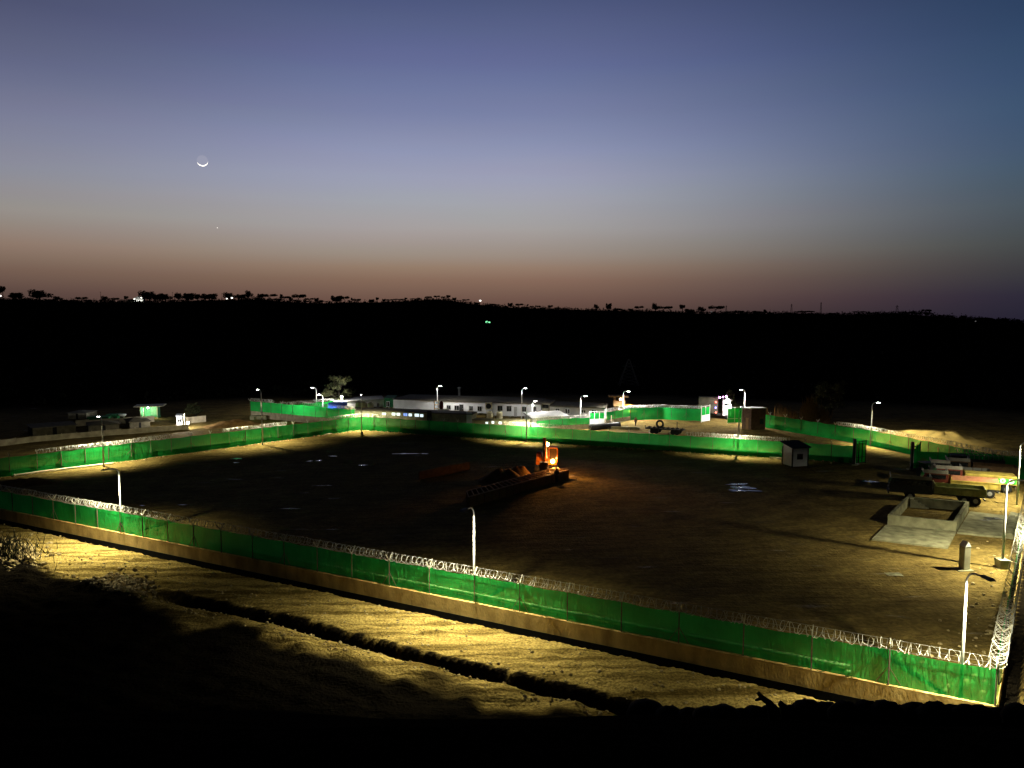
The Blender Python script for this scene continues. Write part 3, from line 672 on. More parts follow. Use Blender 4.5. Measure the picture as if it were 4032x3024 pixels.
# low block buildings in front
r, fc, _ = cabin('low block building with a row of bright windows behind the back fence', (1376, 1672), (1858, 1686), (1612, 1630), 3.4, 'block', 'roof', name='block_building', lift=0, over=.2, slope=0, cat='building')
windows_on(fc, r, [(1505, 1520, 1625, 1634), (1543, 1557, 1625, 1636), (1562, 1576, 1626, 1636), (1609, 1622, 1628, 1639), (1633, 1650, 1629, 1641), (1654, 1667, 1631, 1642)], m='win', frame='block', panes=1)
windows_on(fc, r, [(1589, 1604, 1627, 1638)], m='winb', frame='block', panes=2)
door_on(fc, r, 1682, 1699, 1618, 1680); u0, z1 = fc.up(1837, 1624); u1, _z = fc.up(1857, 1624)
m = MB(); m.box(u0, u1, -.06, .02, .3, z1, fc.a, fc.u); m.build('end_panel', 'white', r)
r, fc, _ = cabin('low building with small bright windows showing just above the back fence', (1862, 1704), (2085, 1712), (1652, 1656), 1.6, 'block', 'slab', name='block_building', lift=0, over=.1, slope=0, cat='building')
windows_on(fc, r, [(1912, 1922, 1661, 1669), (1936, 1946, 1658, 1668), (1964, 1976, 1660, 1670)], m='win', frame='block', panes=1)
r, fc, _ = cabin('small pale cabin roof peeping over the net fence left of the mesh gate', (2097, 1696), (2236, 1688), (1648, 1637), 4, 'dwhite', 'grey', lift=0, over=.1, slope=.5)
cabin('blue roofed shelter at the foot of the back left cabins', (1296, 1650), (1366, 1648), (1611, 1606), 5, 'dwhite', 'bluetarp', name='shelter', lift=0, cat='shelter', slope=.7)
def barrel(label, px, yb, yt, r, z=0.0, stand=0.0):
    p = G(px, yb); h = zat(p.x, p.y, yt); z0 = max(0, stand)
    t_ = thing('water_tank', label, 'water tank', p, 'beige water tanks')
    if z0:
        b = MB(); b.box(-r, r, -r, r, -.1, z0 - .003, p); b.build('stand', 'block', t_)
    H_ = h - z0; m = MB(); prof = [(r * .94, 0)]
    for i in range(7): prof += [(r, H_ * (.04 + .12 * i)), (r * .96, H_ * (.08 + .12 * i))]
    prof += [(r * .9, H_ * .90), (r * .4, H_ * .97)]
    m.lathe(p + Vector((0, 0, z0)), prof, 20); m.build('tank_body', 'tank', t_, smooth=True)
    l = MB(); l.cyl(p + Vector((0, 0, z0 + H_ * .965)), r * .38, H_ * .05, 14); l.build('lid', 'black', t_)
barrel('leftmost of three beige tanks standing behind the low block building', 1412, 1648, 1582, .62, stand=1.6)
barrel('middle of three beige tanks standing behind the low block building', 1434, 1648, 1583, .62, stand=1.6)
barrel('rightmost of three beige tanks standing behind the low block building', 1460, 1648, 1584, .62, stand=1.6)
barrel('beige water tank below the big fan unit on the cabin end', 1929, 1652, 1618, .55)
barrel('beige water tank in front of the left windows of the middle white cabin', 1967, 1655, 1619, .62)
barrel('left of two beige water tanks at the right end of the middle white cabin', 2130, 1655, 1620, .66)
barrel('right of two beige water tanks at the right end of the middle white cabin', 2152, 1652, 1619, .62)
p = G(1926, 1650); t_ = thing('fan_unit', 'pale round fan unit on the left end of the middle white cabin', 'fan unit', p); z0 = zat(p.x, p.y, 1612); z1 = zat(p.x, p.y, 1586)
m = MB(); m.box(-.75, .6, -.1, .8, z0, z1, p); m.build('housing', 'tank', t_)
m = MB(); m.wheel(p + Vector((-.1, -.14, (z0 + z1) / 2)), (0, 1, 0), (z1 - z0) * .40, .06); m.build('fan_grille', 'dark', t_)
m = MB(); m.bar(p + Vector((-.5, .2, -.1)), p + Vector((-.5, .2, z0)), .05); m.bar(p + Vector((.55, .2, -.1)), p + Vector((.55, .2, z0)), .05); m.build('stand', 'tank', t_)
p = G(1718, 1650); t_ = thing('machine_stand', 'yellowish machine standing before the bright end of the long white cabin', 'machine', p); z0 = zat(p.x, p.y, 1610); z1 = zat(p.x, p.y, 1580)
m = MB()
for a in (-.35, .35):
    for c in (0, .7): m.bar(p + Vector((a * 1.1, c, -.1)), p + Vector((a * 1.1, c, z1)), .06)
for z in (z0, (z0 + z1) / 2, z1 - .05): m.box(-.45, .45, 0, .75, z, z + .07, p)
m.build('frame', 'yellow', t_)
m = MB(); m.lathe(p + Vector((.95, .4, z0 - .05)), [(.3, 0), (.42, .3), (.42, (z1 - z0) * .8), (.2, z1 - z0)], 14); m.build('drum', 'red', t_)
m = MB(); m.box(.5, 2.6, 0, .8, -.1, z0 - .06, p); m.build('base_box', 'block', t_)
p = G(1797, 1612); m = MB(); z1 = zat(p.x, p.y, 1551); z0 = 2.0
m.tube([p + Vector((0, 9, 0)), p + Vector((0, 9, z1 + .6))], .28, 10); m.tube([p + Vector((0, 9, z1 + .4)), p + Vector((0, 9, z1 + .65))], [.5, .45], 10); solo(m, 'chimney_pipe', 'dwhite', 'pale chimney pipe sticking up behind the long white cabin', 'chimney', p + Vector((0, 9, 0)))
p = G(1347, 1612); t_ = thing('flood_lamp', 'bright white flood lamp on a short mast above the back left cabin', 'flood lamp', p); z1 = zat(p.x, p.y, 1562)
m = MB(); m.tube([p, p + Vector((0, 0, z1))], .05, 8); m.build('mast', 'galv', t_)
m = MB(); m.ball(p + Vector((0, -.15, z1)), .22, .12, .2); m.build('bulb', 'bulbw', t_); light('POINT', p + Vector((0, -.6, z1)), 2400, COOL, t_, radius=.2)
# razor wire roll on the cabin roofs stands on its own rail
for pa, pb, lab in (((1650, 1610), (1935, 1630), 'razor wire roll along the back of the longest white cabin roof'), ((1985, 1642), (2165, 1646), 'razor wire roll along the back of the middle white cabin roof')):
    a, b = G(*pa), G(*pb); u = (b - a).normalized(); n = Vector((-u.y, u.x, 0)); a = a + n * 8; b = b + n * 8; l = (b - a).length
    t_ = thing('wire_fence', lab, 'wire fence', a, 'razor wire behind the cabins'); m = MB(); z = zat(a.x, a.y, (1573 if pa[0] < 1800 else 1582)); z2 = zat(b.x, b.y, 1583 if pa[0] < 1800 else 1589)
    cp = [a + u * (l * i / 900) + n * (.3 * math.cos(i * .7)) + Vector((0, 0, z + (z2 - z) * i / 900 + .3 * math.sin(i * .7))) for i in range(901)]; m.tube(cp, .025, 3); m.build('razor_wire', 'wire', t_)
    k = int(l / 4)
    for i in range(k + 1):
        m = MB(); q = a + u * (l * i / k); m.bar(q + Vector((0, 0, -.1)), q + Vector((0, 0, z + (z2 - z) * i / k)), .05); m.build('post', 'post', t_)
# guard house, guard hut, watch tower
a, b = G(2921, 1688), G(2957, 1693); c = G(3013, 1690)
hh = zat(b.x, b.y, 1610); u = (c - b); d = (b - a)
t_ = thing('guard_house', 'dark guard house with a pale roof edge beside the vivid green gate leaf', 'guard house', b)
a4 = a + u
m = MB(); m.hexa([Vector((q.x, q.y, z)) for z in (-.1, hh) for q in (b, c, a4, a)]); m.build('wall', 'brown', t_)
cen = (a + c) / 2
m = MB(); m.hexa([cen + (Vector((q.x, q.y, 0)) - cen) * 1.06 + Vector((0, 0, z)) for z in (hh + .004, hh + .14) for q in (b, c, a4, a)]); m.build('roof', 'white', t_)
m = MB(); du = d.normalized(); m.box(d.length * .42, d.length * .72, -.06, .03, 0, 2.1, a, du); m.build('door', 'wood', t_)
m = MB(); uu = u.normalized(); m.box(u.length * .6, u.length * .85, -.06, .03, 1.0, 1.9, b, uu); m.build('window', 'glass', t_)
a, b = G(3119, 1841), G(3180, 1838); c = G(3203, 1833); hb = zat(a.x, a.y, 1764); u = (b - a).normalized(); l = (b - a).length; v = Vector((-u.y, u.x, 0)); dp = 2.3
t_ = thing('guard_hut', 'small white guard hut with a dark sloping roof standing in the yard', 'guard hut', a)
m = MB(); m.hexa([a + u * x + v * y + Vector((0, 0, z)) for q in (0, 1) for x, y in ((0, 0), (l, 0), (l, dp), (0, dp)) for z in [(.12 if not q else hb - .1 + (.35 * y / dp))]]); m.build('wall', 'white', t_)
for x, y in ((0, 0), (l, 0), (l, dp), (0, dp)): m = MB(); m.box(x - .07, x + .07, y - .07, y + .07, -.1, hb - .12, a, u); m.build('corner_post', 'dark', t_)
m = MB(); m.hexa([a + u * x + v * y + Vector((0, 0, hb + zz2 + .38 * (y + .3) / dp)) for zz2 in (-.02, .10) for x, y in ((-.28, -.35), (l + .2, -.35), (l + .2, dp + .3), (-.28, dp + .3))]); m.build('roof', 'black', t_)
f = MB(); x0, x1 = l * .33, l * .64
for q in ((x0 - .06, x0, 1.05, 1.8), (x1, x1 + .06, 1.05, 1.8), (x0, x1, 1.05, 1.11), (x0, x1, 1.74, 1.8)): f.box(q[0], q[1], -.05, .02, q[2], q[3], a, u)
w = f.build('window', 'dark', t_); f = MB(); f.box(x0, x1, -.02, .02, 1.11, 1.74, a, u); f.build('pane', 'glass', w)
f = MB(); f.box(.8, 1.5, -.05, .02, 1.0, 1.8, a + u * l, v); f.build('window', 'glass', t_)
p = G(2437, 1640); zt = zat(p.x, p.y, 1562); zm = zat(p.x, p.y, 1594)
t_ = thing('watch_tower', 'timber watchtower with a flat roof, lit from inside', 'watchtower', p); m = MB()
for x in (-1, 1):
    for y in (-1, 1): m.bar(p + Vector((x * 1.0, y * .9, -.1)), p + Vector((x * .85, y * .8, zt)), .09)
m.bar(p + Vector((-1, -.95, .2)), p + Vector((1, -.9, zm - .3)), .06); m.bar(p + Vector((1, -.95, .2)), p + Vector((-1, -.9, zm - .3)), .06); m.build('legs', 'wood', t_)
m = MB(); m.box(-1.2, 1.2, -1, 1, zm - .15, zm, p); m.build('deck', 'wood', t_)
m = MB(); m.box(-2.1, 1.7, -1.3, 1.3, zt + .004, zt + .28, p); m.build('roof', 'wood', t_)
m = MB(); m.box(-1.1, 1.1, -1.02, -.9, zm + .004, zm + .75, p); m.box(-1.1, 1.1, .9, 1.02, zm + .004, zm + .75, p); m.build('railing', 'wood', t_)
m = MB(); m.ball(p + Vector((.25, -.2, zt - .5)), .24); m.build('bulb', mat('warm bulb', (.9, .8, .6), .4, emit=(1, .75, .45), estr=14), t_); light('POINT', p + Vector((.25, -.75, zt - .5)), 160, (1, .7, .4), t_)
# ---------------------------------------------------------------- people
def person(label, p, h, face, shirt, trousers, stride=.12, lean=0.0, group=None):
    p = Vector(p); f = Vector(face).normalized(); r_ = Vector((f.y, -f.x, 0)); k = h / 1.72
    t_ = thing('person', label, 'person', p, group)
    def q(a, b, z): return p + r_ * (a * k) + f * ((b + lean * z) * k) + Vector((0, 0, z * k))
    me_ = bpy.data.meshes.new('body')
    pts = [q(0, 0, .95), q(0, .01, 1.15), q(0, .02, 1.38), q(0, .03, 1.50), q(0, .05, 1.62), q(0, .05, 1.70)]; rad = [.15, .145, .16, .06, .095, .07]; ed = [(0, 1), (1, 2), (2, 3), (3, 4), (4, 5)]
    for sg in (-1, 1):
        st = stride * sg; b0 = len(pts)
        pts += [q(.095 * sg, 0, .88), q(.10 * sg, st * .5 + .03, .48), q(.10 * sg, st - .02, .09), q(.11 * sg, st + .15, .04)]; rad += [.095, .062, .045, .04]
        ed += [(0, b0), (b0, b0 + 1), (b0 + 1, b0 + 2), (b0 + 2, b0 + 3)]
        b1 = len(pts); pts += [q(.19 * sg, .01, 1.40), q(.25 * sg, -st * .3 - .01, 1.12), q(.26 * sg, -st * .8 + .08, .88), q(.26 * sg, -st * .8 + .12, .79)]; rad += [.06, .045, .036, .033]
        ed += [(2, b1), (b1, b1 + 1), (b1 + 1, b1 + 2), (b1 + 2, b1 + 3)]
    me_.from_pydata([tuple(Vector(x) - p) for x in pts], ed, []); o = bpy.data.objects.new('body', me_); COL.objects.link(o); o.parent = t_
    md = o.modifiers.new('Skin', 'SKIN'); 
    sv = me_.skin_vertices[0].data if me_.skin_vertices else None
    if sv is None:
        bpy.context.view_layer.objects.active = o
        import bmesh
        bm = bmesh.new(); bm.from_mesh(me_); bm.verts.layers.skin.verify(); bm.to_mesh(me_); bm.free(); sv = me_.skin_vertices[0].data
    for v_, rr_ in zip(sv, rad): v_.radius = (rr_ * k, rr_ * k)
    sv[0].use_root = True
    o.modifiers.new('Sub', 'SUBSURF').render_levels = 2; me_.materials.append(M['skin'])
    def skinned(name, m_, idx_pts, idx_r, idx_e, root=0):
        m2 = bpy.data.meshes.new(name); m2.from_pydata([tuple(Vector(x) - p) for x in idx_pts], idx_e, [])
        import bmesh
        bm = bmesh.new(); bm.from_mesh(m2); bm.verts.layers.skin.verify(); bm.to_mesh(m2); bm.free()
        for v_, rr_ in zip(m2.skin_vertices[0].data, idx_r): v_.radius = (rr_ * k, rr_ * k)
        m2.skin_vertices[0].data[root].use_root = True
        o2 = bpy.data.objects.new(name, m2); COL.objects.link(o2); o2.parent = t_; o2.modifiers.new('Skin', 'SKIN'); o2.modifiers.new('Sub', 'SUBSURF').render_levels = 2; m2.materials.append(m_)
    skinned('shirt', shirt, [q(0, 0, .90), q(0, .01, 1.15), q(0, .02, 1.40)] + [q(.20 * s, .01, 1.41) for s in (-1, 1)] + [q(.253 * s, -stride * s * .3 - .01, 1.10) for s in (-1, 1)], [.18, .17, .175, .075, .075, .06, .06], [(0, 1), (1, 2), (2, 3), (2, 4), (3, 5), (4, 6)])
    skinned('trousers', trousers, [q(0, 0, .93)] + [x for s in (-1, 1) for x in (q(.095 * s, 0, .86), q(.10 * s, stride * s * .5 + .03, .48), q(.10 * s, stride * s - .02, .14))], [.17, .115, .085, .068, .115, .085, .068], [(0, 1), (1, 2), (2, 3), (0, 4), (4, 5), (5, 6)])
    hr = MB(); hr.ball(q(0, .035, 1.685), .10 * k, .11 * k, .075 * k, 10); hr.build('hair', 'black', t_, smooth=True)
p = G(2502, 1678); person('person in dark clothes walking across the lit ground near the mesh gate', p, zat(p.x, p.y, 1641), (.6, -1, 0), M['clothb'], M['cloth'], .16, .04)
p = G(2192, 1903); person('person in dark clothes standing in front of the formwork below the excavator', p, zat(p.x, p.y, 1846), (-.3, 1, 0), M['cloth'], M['cloth'], .05)
p = G(1074, 1640); person('dark figure standing in the gap between the two back left fences', p, zat(p.x, p.y, 1594), (0, -1, 0), M['cloth'], M['cloth'], .05)
# ---------------------------------------------------------------- excavator, formwork, soil heap
eb = G(2152, 1856); eb.z = 0; fwd = Vector((-.10, -1, 0)).normalized(); sd = Vector((-fwd.y, fwd.x, 0))       # faces the camera; sd = picture right
if sd.x < 0: sd = -sd
E_ = thing('excavator', 'orange excavator with two glowing work lamps digging in the middle of the yard', 'excavator', eb)
def eq(a, b_, z): return eb + sd * a + fwd * b_ + Vector((0, 0, z))
def ebox(mb, a0, a1, b0, b1, z0, z1, tap=0.0):
    mb.hexa([eq(a0, b0, z0), eq(a1, b0, z0), eq(a1, b1, z0), eq(a0, b1, z0), eq(a0 + tap, b0 + tap, z1), eq(a1 - tap, b0 + tap, z1), eq(a1 - tap, b1 - tap, z1), eq(a0 + tap, b1 - tap, z1)])
for s_ in (-1, 1):
    m = MB(); prof = [(-1.9, .35), (-1.6, .05), (1.6, .05), (1.9, .35), (1.9, .55), (1.6, .85), (-1.6, .85), (-1.9, .55)]
    vs = [eq(s_ * 1.15 + dx, b_, z) for dx in (-.27, .27) for b_, z in prof]; m.add(vs, [tuple(range(8)), tuple(range(15, 7, -1))] + [(i, (i + 1) % 8, 8 + (i + 1) % 8, 8 + i) for i in range(8)])
    for i in range(16): ebox(m, s_ * 1.15 - .3, s_ * 1.15 + .3, -1.7 + i * .22, -1.62 + i * .22, .84, .89)
    m.build('track', 'dark', E_)
m = MB(); m.cyl(eq(0, 0, .6), .7, .5, 20); ebox(m, -.9, .9, -.8, .8, .4, .75); m.build('undercarriage', 'dark', E_)
m = MB(); ebox(m, -1.3, 1.3, -2.0, 1.2, 1.1, 1.4); ebox(m, -1.3, .1, -1.4, .9, 1.402, 2.1, .06); m.build('house', 'orange', E_)
m = MB(); ebox(m, -1.3, 1.3, -2.6, -2.003, 1.15, 2.15, .1); m.build('counterweight', 'dark', E_)
cb = MB(); c0, c1 = .35, 1.42
for a in (c0, c1):
    for b_ in (-.5, 1.15): cb.bar(eq(a, b_, 1.4), eq(a, b_ - (.12 if b_ > 0 else 0), 3.2), .055)
ebox(cb, c0 - .06, c1 + .06, -.58, 1.12, 3.2, 3.32, .05); ebox(cb, c0, c1, -.5, 1.15, 1.402, 1.75)
cbo = cb.build('cab', 'orange', E_)
gl = MB(); ebox(gl, c0 + .05, c1 - .05, -.45, 1.09, 1.752, 3.19, .03); gl.build('cab_glass', mat('cab glass', (.05, .03, .015), .1, spec=.5), cbo)
m = MB(); ebox(m, -1.28, -.55, .3, 1.0, 2.1, 2.75, .12); m.build('tool_box', 'red', E_)
bm_ = MB(); pb = [(.9, 1.45), (1.5, 3.0), (2.3, 4.35), (3.2, 4.75)]
for (b0, z0), (b1, z1), w0, w1 in ((pb[0], pb[1], .30, .34), (pb[1], pb[2], .34, .30), (pb[2], pb[3], .30, .2)):
    bm_.bar(eq(-.12, b0, z0), eq(-.12, b1, z1), w0, w1)
bm_.build('boom', 'orange', E_)
m = MB(); m.bar(eq(-.12, 3.0, 4.85), eq(-.12, 3.9, 2.0), .24, .17); m.build('stick', 'orange', E_)
m = MB()
for s_ in (-.22, .22): m.tube([eq(-.12 + s_, 1.3, 1.9), eq(-.12 + s_, 2.2, 3.9)], [.085, .05], 8)
m.build('boom_ram', 'galv', E_)
m = MB(); m.tube([eq(-.12, 2.5, 4.75), eq(-.12, 3.75, 3.6)], [.08, .05], 8); m.build('stick_ram', 'galv', E_)
bk = MB(); pr = [(3.75, 2.05), (4.15, 1.9), (4.35, 1.2), (4.05, .55), (3.45, .45), (3.3, .55), (3.75, .75), (3.85, 1.3)]
vs = [eq(-.12 + dx, b_, z) for dx in (-.55, .55) for b_, z in pr]; n_ = len(pr); bk.add(vs, [tuple(range(n_)), tuple(range(2 * n_ - 1, n_ - 1, -1))] + [(i, (i + 1) % n_, n_ + (i + 1) % n_, n_ + i) for i in range(n_)])
bko = bk.build('bucket', 'dark', E_); m = MB()
for i in range(5): m.bar(eq(-.57 + i * .225, 3.35, .52), eq(-.57 + i * .225, 3.1, .42), .05, .02)
m.build('bucket_teeth', 'galv', bko)
for (a, b_, z), pw in (((.18, 2.0, 3.92), 2300), ((.86, 1.45, 1.62), 1300)):
    m = MB(); c = eq(a, b_, z); m.tube([c - fwd * .18, c], [.12, .2], 12); wl = m.build('work_lamp', 'dark', E_)
    g = MB(); g.ball(c + fwd * .05, .27, .14, .27, 12); g.build('lens', 'bulbo', wl)
    light('SPOT', c + fwd * .35, pw, (1, .48, .14), E_, c + fwd * 6 + Vector((0, 0, -2.0)) + sd * 1.6, 135, .8, .15)
light('POINT', eq(1.35, 3.0, 1.7), 620, (1, .42, .10), E_, radius=.15)  # added fill without a fixture, brightens the formwork crossbars
FW = [G(1845, 1956, 1.1), G(2239, 1849, 1.1), G(2183, 1842, 1.1), G(1838, 1934, 1.1)]
t_ = thing('formwork_frame', 'long box of board walls with a ladder of crossbars on top, below the excavator', 'formwork', FW[0] - Vector((0, 0, 1.1)))
for i, (a, b) in enumerate(((0, 1), (1, 2), (2, 3), (3, 0))):
    p0, p1 = FW[a], FW[b]; u = (p1 - p0).normalized(); l = (p1 - p0).length; m = MB(); x = 0
    while x < l - .05:
        e = min(l, x + 1.25); m.box(x + .01, e - .01, -.03, .03, -1.2, -.06 + random.uniform(-.03, 0), p0, u)
        m.box(x + .02, x + .10, -.11, .11, -1.2, -.10, p0, u); x = e
    m.build('board_wall', 'wood', t_)
m = MB(); k = 22
for i in range(k + 1):
    f_ = i / k; m.bar(FW[0].lerp(FW[1], f_), FW[3].lerp(FW[2], f_), .05)
m.build('crossbars', 'plank', t_)
for a, b in ((0, 1), (3, 2)):
    m = MB(); m.bar(FW[a], FW[b], .07); m.build('top_rail', 'plank', t_)
q0, q1 = G(1650, 1887), G(1850, 1848); t_ = thing('board_wall', 'low reddish board wall lying in the dark left of the soil heap', 'board wall', q0); u = (q1 - q0).normalized(); l = (q1 - q0).length; m = MB(); x = 0
while x < l - .1:
    e = min(l, x + 1.25); m.box(x + .01, e - .01, -.03, .03, -.1, 1.0 + random.uniform(-.05, .05), q0, u); x = e
m.build('boards', 'brown', t_); m = MB()
for i in range(int(l / 1.25)): m.bar(q0 + u * (1.25 * i + .2) + Vector((0, .05, -.1)), q0 + u * (1.25 * i + .2) + Vector((.1, .7, .9)), .04)
m.build('struts', 'brown', t_)
SOILM = mat('dug soil', (.20, .115, .04), .95, 1.3, .4, .05, 6)
def heap(label, p, rx, ry, h, name='soil_heap', seed=0, rot=0.0):
    m = MB(); nr, na = 12, 28; b = 0
    for i in range(nr + 1):
        rr_ = i / nr
        for j in range(na):
            th = 2 * math.pi * j / na; k = 1 + .35 * float(vnoise(math.cos(th) * 2 + seed, math.sin(th) * 2, .8, 50 + seed))
            x = rx * rr_ * k * math.cos(th); y = ry * rr_ * k * math.sin(th); x, y = x * math.cos(rot) - y * math.sin(rot), x * math.sin(rot) + y * math.cos(rot)
            z = h * (.5 + .5 * math.cos(math.pi * rr_)) * (1 + .45 * float(vnoise(x * 1.3, y * 1.3, .9, 60 + seed))) + .12 * float(vnoise(x, y, .3, 61)) * (1 - rr_) - .12 * rr_
            m.v.append((p.x + x, p.y + y, max(z, -.12)))
    for i in range(nr):
        for j in range(na): m.f.append((i * na + j, (i + 1) * na + j, (i + 1) * na + (j + 1) % na, i * na + (j + 1) % na))
    return solo(m, name, SOILM, label, 'soil heap', p, None, True)
heap('orange lit soil heap just left of the excavator bucket', G(1985, 1893), 3.6, 2.3, 1.5, seed=1); heap('small soil heap against the back rail of the formwork by the bucket', G(2045, 1868), 1.9, 1.5, 1.25, seed=2)
heap('long low earth heap outside the left fence near the back corner', G(925, 1680), 7.5, 2.6, 1.3, seed=3, rot=.3); _q = o0 + ou * ((G(3560, 1780) - o0).dot(ou)) + on * 8.5; SOILM = mat('sandy bank soil', (.28, .20, .07), .95, .6, .4, .06, 3)
heap('long sandy bank behind the outer fence, right of its street lamp', Vector((_q.x, _q.y, 0)), 21, 6.5, 2.3, name='earth_bank', seed=4, rot=math.atan2(ou.y, ou.x))
SOILM = MATS['dug soil']
heap('rough earth bank inside the left end of the yard', G(60, 1912), 7, 1.6, .9, seed=5, rot=.6)
# ---------------------------------------------------------------- things in the right part of the yard
bo = [G(3494, 2067), G(3764, 2096), G(3814, 2012), G(3568, 1991)]; hB = 1.0
t_ = thing('open_tank', 'open concrete tank with a stepped ledge inside, by the parked trucks', 'concrete tank', bo[0])
for i in range(4):
    a, b = bo[i], bo[(i + 1) % 4]; u = (b - a).normalized(); l = (b - a).length; m = MB()
    if i in (0, 2): m.box(0, l, 0, .28, -.15, hB, a, u)
    else: m.box(.285, l - .285, 0, .28, -.15, hB - .003, a, u)
    m.build('wall', 'slab', t_)
m = MB(); cc = sum(bo, Vector()) / 4; m.add([cc + (q - cc) * .93 + Vector((0, 0, -.05)) for q in bo], [(0, 1, 2, 3)]); m.build('floor', 'slab', t_)
u = (bo[2] - bo[3]).normalized(); v = (bo[0] - bo[3]).normalized(); m = MB()
for i in range(5): m.box(.3 + .35 * i, .3 + .35 * (i + 1), -.29 - .5, -.287, -.1, hB - .06 - .19 * i, bo[3], u)
m.build('steps', 'block', t_)
sl = [G(3433, 2128), G(3731, 2163), G(3764, 2099), G(3489, 2071)]
m = MB(); m.hexa([q + Vector((0, 0, z)) for z in (-.12, .16) for q in sl]); solo(m, 'concrete_slab', 'slab', 'flat concrete slab lying in front of the open concrete tank', 'slab', sl[0])
sl = [G(3768, 2101), G(3966, 2121), G(3980, 2036), G(3818, 2018)]
m = MB(); m.hexa([q + Vector((0, 0, z)) for z in (-.12, .13) for q in sl]); solo(m, 'concrete_slab', 'slab', 'flat concrete slab to the right of the open concrete tank, with rags on it', 'slab', sl[0])
for k, (px, lab) in enumerate(((3985, 'low concrete kerb block at the end of the right slab, farther from the fence'), (4004, 'low concrete kerb block at the end of the right slab, beside the razor wire'))):
    a = G(px - 12, 2122); b = G(px + 4, 2034); u = (b - a).normalized(); m = MB(); m.box(0, (b - a).length, -.3, .3, -.1, .42 - .1 * k, a, u); m.box(.1, (b - a).length - .1, -.2, .2, .42 - .1 * k, .5 - .1 * k, a, u); solo(m, 'kerb_block', 'slab', lab, 'kerb block', a)
p = G(3796, 2243); t_ = thing('marker_pillar', 'square concrete pillar with a slanted pale cap standing alone in the yard', 'pillar', p); hp_ = zat(p.x, p.y, 2150); m = MB(); m.box(-.27, .27, -.27, .27, -.1, hp_, p, (1, .25, 0)); m.build('shaft', 'block', t_)
m = MB(); u = Vector((1, .25, 0)).normalized(); v = Vector((-u.y, u.x, 0)); P6 = [p + u * a + v * b + Vector((0, 0, hp_ + .003 + c)) for b in (-.3, .3) for a, c in ((-.3, 0), (.3, 0), (0, .42))]
m.add(P6, [(0, 1, 2), (5, 4, 3), (0, 3, 4, 1), (1, 4, 5, 2), (2, 5, 3, 0)]); m.build('cap', 'white', t_)
m = MB(); m.box(-.8, .5, -.5, .45, -.05, .07, p, (1, .1, 0)); m.build('base_plate', 'slab', t_)
